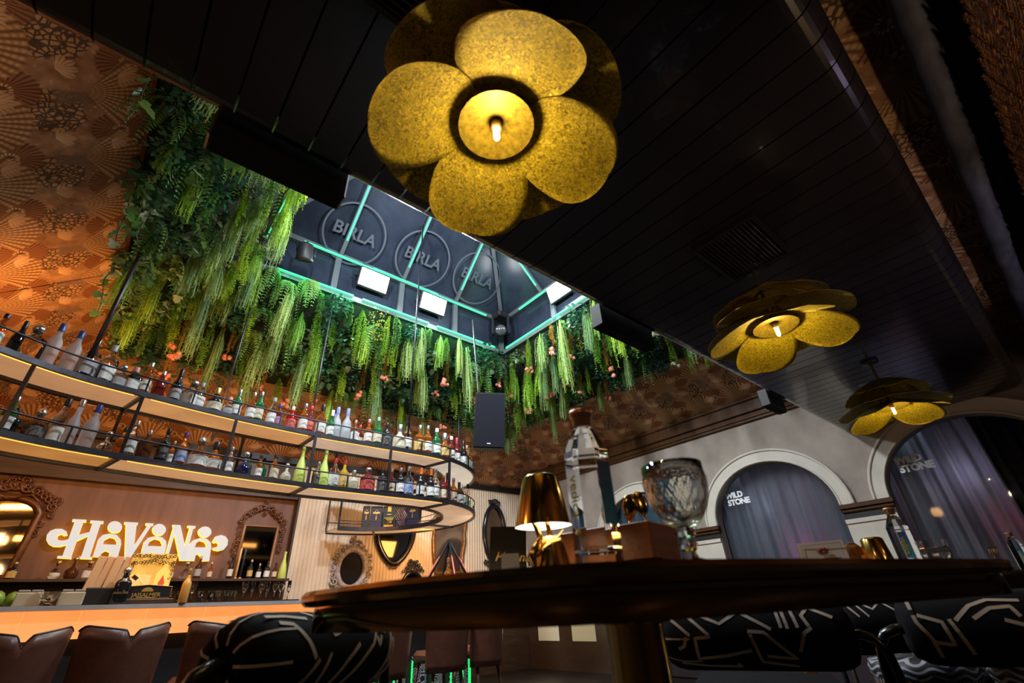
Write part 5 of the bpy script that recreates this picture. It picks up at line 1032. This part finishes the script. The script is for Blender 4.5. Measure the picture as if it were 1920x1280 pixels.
# ------------------------------------------------------------------ high tables
M['table'] = mat('black_table_top', (.010, .008, .008), .22, coat=.4)
M['apron'] = mat('bronze_table_apron', (.62, .36, .14), .09, 1.0)
M['edge'] = mat('bronze_edge', (.62, .36, .12), .14, 1.0)
TP = [(.352, 1.10), (.352, .95), (.37, .79), (.40, .66), (.45, .53), (.53, .435), (.66, .375), (.90, .315), (1.2, .255), (1.46, .205), (1.68, .165), (1.86, .20), (1.97, .34), (1.96, .58), (1.89, .85), (1.76, 1.06), (1.56, 1.20), (1.25, 1.27), (.9, 1.28), (.6, 1.25), (.42, 1.20)]
def smooth_loop(P, n=5):
    out = []; m = len(P)
    for i in range(m):
        a, b, c, d = [Vector(P[(i + q) % m]) for q in (-1, 0, 1, 2)]
        for k in range(n): t = k / n; out.append(.5 * (2 * b + (c - a) * t + (2 * a - 5 * b + 4 * c - d) * t * t + (3 * b - a - 3 * c + d) * t ** 3))
    return out
LP = [p - Vector((1.12, .74)) for p in smooth_loop(TP)]
def table(x, y, label):
    t = thing('high_table', label, 'table', (x, y, 0), 0, 'high round cornered tables')
    mb = MB(); k = len(LP); prof = [(.04, 1.022), (.008, 1.024), (0, 1.032), (0, 1.042), (.006, 1.050), (.02, 1.050)]; vs = []
    ctr = Vector((0, 0))
    for inset, z in prof:
        for i in range(k): tg = (LP[(i + 1) % k] - LP[i - 1]).normalized(); nn = Vector((-tg.y, tg.x)); p = LP[i] + nn * inset; vs.append((p.x, p.y, z))
    fs = [(a * k + i, a * k + (i + 1) % k, (a + 1) * k + (i + 1) % k, (a + 1) * k + i) for a in range(len(prof) - 1) for i in range(k)]
    fs += [tuple(range(k))[::-1], tuple(range((len(prof) - 1) * k, len(prof) * k))]; mb.add(vs, fs, 0, False); mb.mi = [1 if k <= i < 4 * k else 0 for i in range(len(mb.f))]
    mb.obj('tabletop', [M['table'], M['edge']], t)
    mb = MB(); vs = []
    for z in (.978, 1.022):
        for i in range(k): tg = (LP[(i + 1) % k] - LP[i - 1]).normalized(); nn = Vector((-tg.y, tg.x)); p = LP[i] + nn * .028; vs.append((p.x, p.y, z))
    mb.add(vs, [(i, (i + 1) % k, k + (i + 1) % k, k + i) for i in range(k)] + [tuple(range(k))[::-1]], 0, True); mb.obj('apron', M['apron'], t)
    mb = MB(); mb.lathe([(.30, 0), (.30, .015), (.08, .03), (.062, .05), (.062, .96), (.10, .978)], 24, (-.16, .0, 0)); mb.obj('pedestal', M['brass'], t); return t
table(1.12, .74, 'dark round cornered high table filling the foreground'); table(3.38, .72, 'second dark high table standing behind the foreground table'); table(5.85, .70, 'farthest dark high table by the arched windows')
ZT = 1.05
# water bottles
M['blue_label'] = None
bl = bpy.data.materials.new('blue_label'); bl.use_nodes = True; t_ = bl.node_tree; cd = t_.nodes.new('ShaderNodeTexCoord'); s_ = t_.nodes.new('ShaderNodeSeparateXYZ'); t_.links.new(cd.outputs['Object'], s_.inputs[0])
zz = X(t_, s_.outputs[2]); t_.links.new(mixc(t_, zz.ramp(.07, .20), (.05, .36, .55), (.02, .035, .24)).k, t_.nodes['Principled BSDF'].inputs['Base Color']); M['blue_label'] = bl
M['yprint'] = mat('yellow_print', (.62, .48, .04), .5)
oct_ = lambda r: r
def water_bottle(x, y, rz, label, side=-pi / 4):
    t = thing('water_bottle', label, 'bottle', (x, y, ZT), rz)
    mb = MB(); prof = [(.0001, .010), (.036, .010), (.038, .0), (.045, .003), (.0455, .012), (.0455, .030), (.044, .034), (.0455, .038), (.0455, .190), (.044, .194), (.0455, .198), (.0455, .210), (.030, .243), (.0185, .262), (.0165, .270), (.0165, .284)]
    mb.lathe(prof, 8, sm=False, rot=pi / 8); mb.obj('body', mat('water_bottle_glass', (.95, .97, .98), .02, trans=1.0, ior=1.2), t)
    mb = MB(); mb.lathe([(.018, .268), (.0195, .270), (.0195, .286), (.0235, .288), (.0245, .294), (.0235, .300), (.0001, .301)], 20); mb.obj('cap', CP['copper'], t)
    ap = .0455 * cos(pi / 8)
    def facet(a): return Vector((cos(a), sin(a), 0)), Vector((-sin(a), cos(a), 0))
    n, u = facet(-pi / 4 * 1.0); mb = MB(); w = .0165
    pts = [(-w, .185), (-w, .074), (-w * .6, .071), (-w * .3, .075), (0, .070), (w * .35, .074), (w * .7, .070), (w, .075), (w, .185)]
    mb.prism([pts], n * (ap + .0006), u, (0, 0, 1), .0003); mb.obj('blue_label', bl, t)
    for a in (side,):
        n, u = facet(a); put_text('lettering', text_mesh('vedica', .030, .0002, 1.0, .0004), M['yprint'], t, n * (ap + .0014) + Vector((0, 0, .125)) + u * (.002 if a < -2 else -.004), (0, 0, -1), u)
    n, u = facet(-3 * pi / 4); mb = MB()
    for k in range(5): q = radians(30 + 30 * k); mb.tube([n * (ap + .001) + Vector((0, 0, .058)), n * (ap + .001) + u * (.008 * cos(q)) + Vector((0, 0, .058 + .010 * sin(q)))], .0022, 5)
    mb.box(n * (ap + .001) + Vector((0, 0, .052)), (.001, .001, .001)); mb.obj('lotus_print', M['yprint'], t); return t
water_bottle(.694, .588, radians(-50), 'largest clear water bottle with copper cap, on the foreground table', -3 * pi / 4)
water_bottle(2.972, .622, radians(-113), 'water bottle with dark blue label on the second table')
water_bottle(5.59, .47, radians(-118), 'farthest water bottle, at the right picture edge')
# goblet
t = thing('goblet', 'smoky diamond cut glass goblet on the foreground table', 'goblet', (.787, .464, ZT))
mb = MB(); n = 18; rows = [(.014, .060), (.026, .066), (.036, .078), (.045, .093), (.051, .110), (.054, .127), (.0555, .143), (.055, .152)]; vs = []
for j, (r, z) in enumerate(rows):
    for k in range(n):
        a = 2 * pi * (k + .5 * (j % 2)) / n; rr = r * (1.05 if j in range(1, 7) else 1); vs.append((rr * cos(a), rr * sin(a), z))
fs = []
for j in range(len(rows) - 1):
    for k in range(n):
        k2 = (k + 1) % n; a, b2, c, d = j * n + k, j * n + k2, (j + 1) * n + k, (j + 1) * n + k2
        fs += [(a, b2, c), (b2, d, c)] if j % 2 == 0 else [(a, b2, d), (a, d, c)]
o = mb.add(vs, fs, 0, False); top = o + (len(rows) - 1) * n
inner = [(.055, .170), (.053, .170), (.051, .150), (.046, .110), (.034, .082), (.0001, .074)]
vi = [(r * cos(2 * pi * k / n + pi / n), r * sin(2 * pi * k / n + pi / n), z) for r, z in inner for k in range(n)]; p0 = mb.add(vi, [(j * n + k, j * n + (k + 1) % n, (j + 1) * n + (k + 1) % n, (j + 1) * n + k) for j in range(len(inner) - 1) for k in range(n)], 0, True)
for k in range(n): mb.f.append([top + k, top + (k + 1) % n, p0 + (k + 1) % n, p0 + k]); mb.mi.append(0); mb.sm.append(True)
smoke = mat('smoky_glass', (.95, .92, .86), .02, trans=1.0, ior=1.32)
mb.obj('bowl', smoke, t)
mb = MB(); mb.lathe([(.038, 0), (.038, .005), (.014, .012), (.011, .022), (.017, .032), (.012, .042), (.018, .052), (.014, .0605)], 12, sm=False); mb.obj('stem', smoke, t)
# lamp with a sculpted brass base
t = thing('table_lamp', 'polished gold table lamp with sculpted bird base on foreground table', 'lamp', (.842, .880, ZT))
mb = MB(); mb.lathe([(.052, 0), (.050, .01), (.040, .05), (.030, .085), (.024, .10)], 24, (.012, -.012, 0)); mb.obj('base', M['brass'], t)
mb = MB(); cdir = Vector((-.80, .30, 0)); 
mb.tube([Vector((0, -.02, .045)) + cdir * q + Vector((0, 0, z)) for q, z in ((.055, -.04), (.05, -.015), (.06, .01), (.045, .03), (.03, .05), (.040, .075), (.055, .10), (.058, .115))], [.005, .007, .012, .010, .008, .007, .005, .002], 10)
mb.tube([Vector((.0, -.03, .055)) + cdir * q + Vector((0, 0, z)) for q, z in ((.055, .0), (.02, .02), (-.01, .035), (-.035, .06))], [.004, .008, .005, .001], 8); mb.obj('bird', M['brass'], t)
mb = MB(); mb.lathe([(.072, .125), (.046, .243), (.040, .250), (.0001, .2505)], 36, caps=False); mb.lathe([(.0715, .1245), (.0455, .242)], 36, caps=False); mb.obj('shade', M['brass'], t)
mb = MB(); mb.lathe([(.0708, .1265), (.050, .22), (.0001, .222)], 32, caps=False); mb.obj('shade_lining', mat('glowing_lining', (.9, .9, .88), .6, emit=(1, .93, .82), es=1.1), t)
mb = MB(); mb.tube([(.012, -.012, .09), (0, 0, .19)], .006, 8); mb.obj('stem', M['brass'], t)
lamp('shade_bulb', 'POINT', (.845, .878, ZT + .15), .5, (1, .80, .52), .02)
# menu, blank card, cutlery box
def slab(name, P, th, m, parent=None):
    P = [Vector(p) for p in P]; n = (P[1] - P[0]).cross(P[2] - P[0]).normalized() * th; mb = MB(); mb.add(P + [p + n for p in P], ((3, 2, 1, 0), (4, 5, 6, 7), (0, 1, 5, 4), (1, 2, 6, 5), (2, 3, 7, 6), (3, 0, 4, 7))); return mb.obj(name, m, parent)
t = thing('menu_card', 'black menu card with gold script standing behind the gold lamp', 'menu', (.93, 1.12, ZT))
U = Vector((.90, -.43, 0)); V = Vector((.026, .017, .168)); o_ = Vector((-.06, .03, .001))
slab('card', (o_, o_ + U * .112, o_ + U * .112 + V, o_ + V), -.006, M['black'], t)
put_text('lettering', text_mesh('Havana', .035, .0003, 1, .0004, .4), M['gold'], t, o_ + U * .065 + V * .48 + Vector((-.004, -.008, 0)), U, V)
t = thing('small_card', 'small blank white card leaning by the lamp base', 'card', (.735, .885, ZT)); slab('card', ((-.016, .014, 0), (.016, -.012, 0), (.018, -.008, .062), (-.013, .018, .062)), -.002, M['white'], t)
t = thing('cutlery_box', 'brown wooden cutlery box on feet behind the water bottle', 'box', (1.10, .87, ZT), radians(101))
mb = MB()
for c, d in (((0, -.083, .085), (.29, .012, .085)), ((0, .083, .085), (.29, .012, .085)), ((-.139, 0, .085), (.012, .154, .085)), ((.139, 0, .085), (.012, .154, .085)), ((0, 0, .048), (.27, .16, .012))): mb.box(c, d, bev=.002)
mb.obj('tray', mat('red_brown_wood', (.30, .105, .035), .35, var=.25, vscale=6, stretch=(12, 1, 12)), t)
for sx in (-.11, .11):
    mb = MB(); mb.box((sx, 0, .021), (.05, .13, .042), bev=.003); mb.obj('foot', M['black'], t)
spoon = MB(); spoon.lathe([(.0001, -.035), (.010, -.030), (.018, -.010), (.019, .010), (.012, .028), (.0001, .034)], 12); spoon.v = [(v[0], v[1] * .35, v[2] + .02) for v in spoon.v]; spoon.tube([(0, 0, -.14), (0, 0, -.01)], [.004, .003], 6)
spm = spoon.mesh('spoon', M['brass'])
for i, (x, y, z, rx, ry) in enumerate(((1.085, .75, ZT + .160, .1, .2), (1.06, .775, ZT + .150, -.2, -.1), (1.07, .86, ZT + .150, .15, -.25))):
    tag(link('spoon', spm, None, (x, y, z), (rx, ry, 2.1 + .3 * i)), ('tallest brass spoon standing in the cutlery box', 'brass spoon beside the tallest one in the cutlery box', 'brass spoon leaning at the bottle side of the cutlery box')[i], 'spoon', 'brass spoons in the cutlery box')
# things on the second table
t = thing('greeting_card', 'cream printed card with round emblem standing on the second table', 'card', (2.61, .86, ZT)); slab('card', ((-.03, .095, 0), (.028, -.095, 0), (.030, -.085, .160), (-.028, .095, .160)), .003, M['cream'], t)
n_ = Vector((-.955, -.29, 0)); u_ = Vector((.29, -.955, 0)); mb = MB()
for k in range(12): q = 2 * pi * k / 12; c0 = n_ * .010 + Vector((0, 0, .118)); mb.tube([c0, c0 + u_ * (.024 * cos(q)) + Vector((0, 0, .018 * sin(q)))], .003, 4)
mb.obj('emblem', mat('red_emblem', (.28, .05, .04), .5), t)
mb = MB()
for z, w in ((.086, .13), (.060, .15), (.050, .15)): mb.box(n_ * .006 + Vector((0, 0, z)), (.001, .001, .001)); mb.tube([n_ * .006 - u_ * (w / 2) + Vector((0, 0, z)), n_ * .006 + u_ * (w / 2) + Vector((0, 0, z))], .0016, 4)
mb.tube([n_ * .006 + u_ * a + Vector((0, 0, z)) for a, z in ((-.085, .02), (.080, .02), (.078, .148), (-.083, .148))], .001, 4, closed=True); mb.obj('printed_lines', mat('grey_print', (.12, .13, .11), .6), t)
t = thing('crystal_lamp', 'small faceted crystal ball between card and gold cup', 'ornament', (2.69, .76, ZT)); mb = MB(); mb.lathe([(.02, 0), (.034, .05), (.040, .09), (.034, .125), (.015, .145), (.0001, .148)], 10, sm=False); mb.obj('crystal', GL['amber'], t)
t = thing('gold_cup', 'shiny gold cup on the second table left of the bottle', 'cup', (2.71, .68, ZT)); mb = MB(); mb.lathe([(.060, 0), (.062, .01), (.044, .15), (.036, .158), (.0001, .159)], 24); mb.obj('cup', M['brass'], t)
t = thing('cut_glass_tumbler', 'cut glass tumbler on the second table right of the bottle', 'glass', (2.86, .50, ZT)); mb = MB(); rr = random.Random(8)
mb.lathe([(.045, 0), (.052, .03), (.049, .05), (.056, .075), (.052, .10), (.058, .130), (.054, .130), (.048, .02), (.0001, .015)], 14, sm=False); mb.obj('bowl', smoke, t)
t = thing('fork_rest', 'gold forks lying on the second table near the picture edge', 'fork', (3.0, .33, ZT)); mb = MB()
for k in range(4): mb.tube([(0, -.012 + .008 * k, .055), (.02, -.012 + .008 * k, .09), (.06, -.012 + .008 * k, .085)], .002, 5)
mb.tube([(-.1, 0, .0), (0, 0, .055)], .004, 6); mb.obj('fork', M['brass'], t)
# ------------------------------------------------------------------ patterned chairs
M['cloth'] = mat('black_chair_cloth', (.008, .008, .010), .85, spec=.12); M['line'] = mat('cream_line_print', (.50, .42, .34), .7); M['tube'] = mat('black_chair_tube', (.012, .012, .014), .18, spec=.7)
def chair(P0, P1, R, lines, label, pleats=True, drop=(0, 0)):
    P0, P1 = Vector(P0), Vector(P1); t = thing('bolster_chair', label, 'chair', (P0.x, P0.y, 0), 0, 'patterned bolster chairs round the tables'); O = Vector((P0.x, P0.y, 0)); A = (P1 - P0); L = A.length; e = A.normalized(); up = Vector((0, 0, 1)); up = (up - e * up.dot(e)).normalized(); f = e.cross(up)
    if f.dot(-P0) < 0: f = -f
    n = 28; prof = [(.001, .0), (.25, -.012), (.55, -.020), (.80, -.008), (.94, .02), (1.0, .055), (1.0, L - .055), (.94, L - .02), (.80, L + .008), (.55, L + .020), (.25, L + .012), (.001, L)]
    mb = MB(); vs = [P0 - O + e * s + (up * cos(2 * pi * k / n) + f * sin(2 * pi * k / n)) * (R * r * (1.0 if k % 2 or 0 < s < L and r > .99 else .985)) for r, s in prof for k in range(n)]
    mb.add(vs, [(j * n + k, j * n + (k + 1) % n, (j + 1) * n + (k + 1) % n, (j + 1) * n + k) for j in range(len(prof) - 1) for k in range(n)], 0, True); mb.obj('bolster', M['cloth'], t)
    mb = MB()
    for ln in lines:
        P = []
        for i in range(len(ln) - 1):
            for q in range(6): s = q / 6; P.append((ln[i][0] + (ln[i + 1][0] - ln[i][0]) * s, ln[i][1] + (ln[i + 1][1] - ln[i][1]) * s))
        P.append(ln[-1]); W = []
        for u, v in P:
            u = max(.03, min(.97, u)); a = radians(v); W.append((P0 - O + e * (u * L) + (up * cos(a) + f * sin(a)) * (R + .0015), up * cos(a) + f * sin(a)))
        vs = []
        for i, (p, nn) in enumerate(W):
            d = (W[min(i + 1, len(W) - 1)][0] - W[max(i - 1, 0)][0]).normalized(); s = nn.cross(d) * .0055; vs += [p - s, p + s]
        mb.add(vs, [(2 * i, 2 * i + 1, 2 * i + 3, 2 * i + 2) for i in range(len(W) - 1)])
    if pleats:
        for k in range(9):
            a = 2 * pi * k / 9 + .2; d = up * cos(a) + f * sin(a); s = e.cross(d) * .003
            pr = ((.38, -.021), (.60, -.023), (.82, -.011), (.95, .018), (1.012, .05), (1.012, .085 + .03 * (k % 2)))
            W = [P0 - O + e * q1 + d * (R * q0) for q0, q1 in pr]
            mb.add([w + s * i_ for w in W for i_ in (-1, 1)], [(2 * j, 2 * j + 1, 2 * j + 3, 2 * j + 2) for j in range(len(pr) - 1)])
    mb.obj('line_print', M['line'], t)
    for end, sg_ in ((P0, -1), (P1, 1)):
        mb = MB(); q = end - O; c = e * sg_; bk = f * -1
        mb.tube([q - c * .02, q + c * .04, q + c * .075 - up * .015, q + c * .10 - up * .05, q + c * .108 - up * .11, q + c * .11 - up * .30, Vector((q.x + c.x * .11, q.y + c.y * .11, .0))], .016, 10); mb.obj('frame_tube', M['tube'], t)
    mid = (P0 + P1) / 2 - O; sd = Vector((f.x, f.y, 0)).normalized() * -.27
    mb = MB(); c = mid + sd; c.z = .66; mb.box(c, (L * .95, .46, .10), R=frame_rot(e, Vector((0, 0, 1)).cross(e)), bev=.035); mb.obj('seat', M['cloth'], t)
    for s in (-1, 1): mb = MB(); q = mid + e * (s * L * .45) + sd * 1.7; mb.tube([Vector((q.x, q.y, .62)), Vector((q.x, q.y, 0))], .014, 8); mb.obj('leg', M['tube'], t)
    return t
def conv(lines, x0, x1, yc, ry, rev=False):
    out = []
    for ln in lines:
        o = []
        for x, y in ln:
            v = math.degrees(math.asin(max(-1, min(1, (y - yc) / ry)))) + 84; o.append(((x - x0) / (x1 - x0), v))
        out.append(o)
    return out
LA = [[(470, 285), (620, 285), (780, 303)], [(540, 320), (640, 330), (730, 420), (795, 510)], [(800, 262), (880, 300), (970, 400), (1025, 385)], [(890, 255), (1000, 345), (1200, 310), (1350, 275), (1440, 245), (1520, 260), (1400, 420), (1370, 470), (1300, 520), (1000, 700)], [(1620, 290), (1500, 410)], [(1215, 460), (1100, 540), (880, 700)], [(1595, 400), (1560, 560), (1480, 680)], [(830, 515), (740, 600), (640, 640)], [(930, 490), (800, 700)], [(1470, 425), (1445, 480), (1415, 430)], [(1640, 440), (1590, 620), (1520, 665)]]
LBs = [[(265, 160), (385, 250)], [(300, 155), (450, 205), (555, 160), (700, 230)], [(610, 125), (650, 145), (710, 135)], [(740, 125), (750, 225)], [(765, 125), (780, 228)], [(805, 125), (828, 225)], [(195, 185), (285, 250)], [(265, 255), (245, 290), (215, 300)], [(390, 255), (310, 260), (310, 335), (450, 325), (585, 305)], [(585, 235), (660, 240), (790, 335), (650, 325)], [(590, 235), (625, 345), (790, 360)], [(890, 225), (850, 245), (810, 310)], [(880, 220), (860, 180), (900, 150), (1000, 190)], [(215, 350), (350, 360), (520, 362), (500, 352)]]
chair((.29, 1.32, .925), (.73, 1.585, .920), .098, conv(LA, 400, 1650, 480, 235), 'black chair with white lined bolster left of the foreground table')
chair((1.86, 1.267, .879), (2.132, .72, .870), .109, conv(LBs, 155, 1060, 245, 135), 'black chair with white lined bolster under the table, centre')
chair((2.232, .557, .880), (2.40, .08, .872), .105, conv([[(1330, 190), (1400, 270), (1420, 330)], [(1350, 120), (1330, 170)], [(1550, 210), (1650, 160), (1750, 140), (1900, 145)], [(1640, 205), (1740, 170), (1840, 165), (1860, 200)], [(1370, 190), (1480, 215), (1500, 290), (1400, 280)], [(1520, 205), (1580, 320)], [(1660, 95), (1900, 110)], [(1780, 210), (1920, 240)]], 1320, 2300, 230, 130), 'black chair with white lined bolster at the right picture edge', False)
chair((4.25, 1.42, .84), (4.45, 1.05, .835), .13, conv(LBs[:7], 155, 900, 245, 135), 'smaller looking black lined chair between the two right chairs', False)
# patterned poufs on the right
pt = bpy.data.materials.new('pouf_pattern'); pt.use_nodes = True; t_ = pt.node_tree; cd = t_.nodes.new('ShaderNodeTexCoord'); s_ = t_.nodes.new('ShaderNodeSeparateXYZ'); t_.links.new(cd.outputs['Object'], s_.inputs[0])
zz = X(t_, s_.outputs[2]); xx = X(t_, s_.outputs[0]); yy = X(t_, s_.outputs[1]); an = yy.atan2(xx)
st_ = ((an * 60.0).sin()).ramp(.0, .15); wv = ((zz * 300.0 + (an * 12.0).sin() * 2.0).sin()).ramp(.35, .5)
band = (zz - .02).ramp(0, .004) * (zz - .075).ramp(.004, 0)
t_.links.new(mixc(t_, band, mixc(t_, wv, (.02, .02, .028), (.40, .40, .46)), mixc(t_, st_, (.02, .02, .02), (.52, .42, .33))).k, t_.nodes['Principled BSDF'].inputs['Base Color'])
for i, (x, y, z) in enumerate(((2.50, .63, .64), (2.42, .26, .65))):
    t = thing('patterned_pouf', '%s round stool cushion with black and white woven pattern, lower right' % ('left' if i == 0 else 'right'), 'stool', (x, y, 0), 0, 'patterned stools at the lower right')
    mb = MB(); mb.lathe([(.0001, .0), (.15, .0), (.165, .02), (.165, .08), (.175, .10), (.165, .13), (.10, .14), (.0001, .142)], 28); mb.obj('cushion', pt, t, (0, 0, z))
    mb = MB(); mb.lathe([(.15, 0), (.13, .02), (.03, .04), (.03, z - .02), (.12, z)], 18); mb.obj('pedestal', M['tube'], t)
t = thing('wooden_post', 'light brown wooden stool below and behind the centre chair', 'stool', (2.74, 1.135, 0)); mb = MB(); mb.box((0, 0, .39), (.10, .05, .78), R=Matrix.Rotation(.5, 3, 'Z'), bev=.006); mb.obj('leg', mat('oak', (.42, .18, .05), .4, var=.25, vscale=9, stretch=(9, 9, .8)), t)
mb = MB(); mb.lathe([(.15, .78), (.16, .79), (.16, .82), (.0001, .825)], 20); mb.obj('seat', M['cloth'], t)
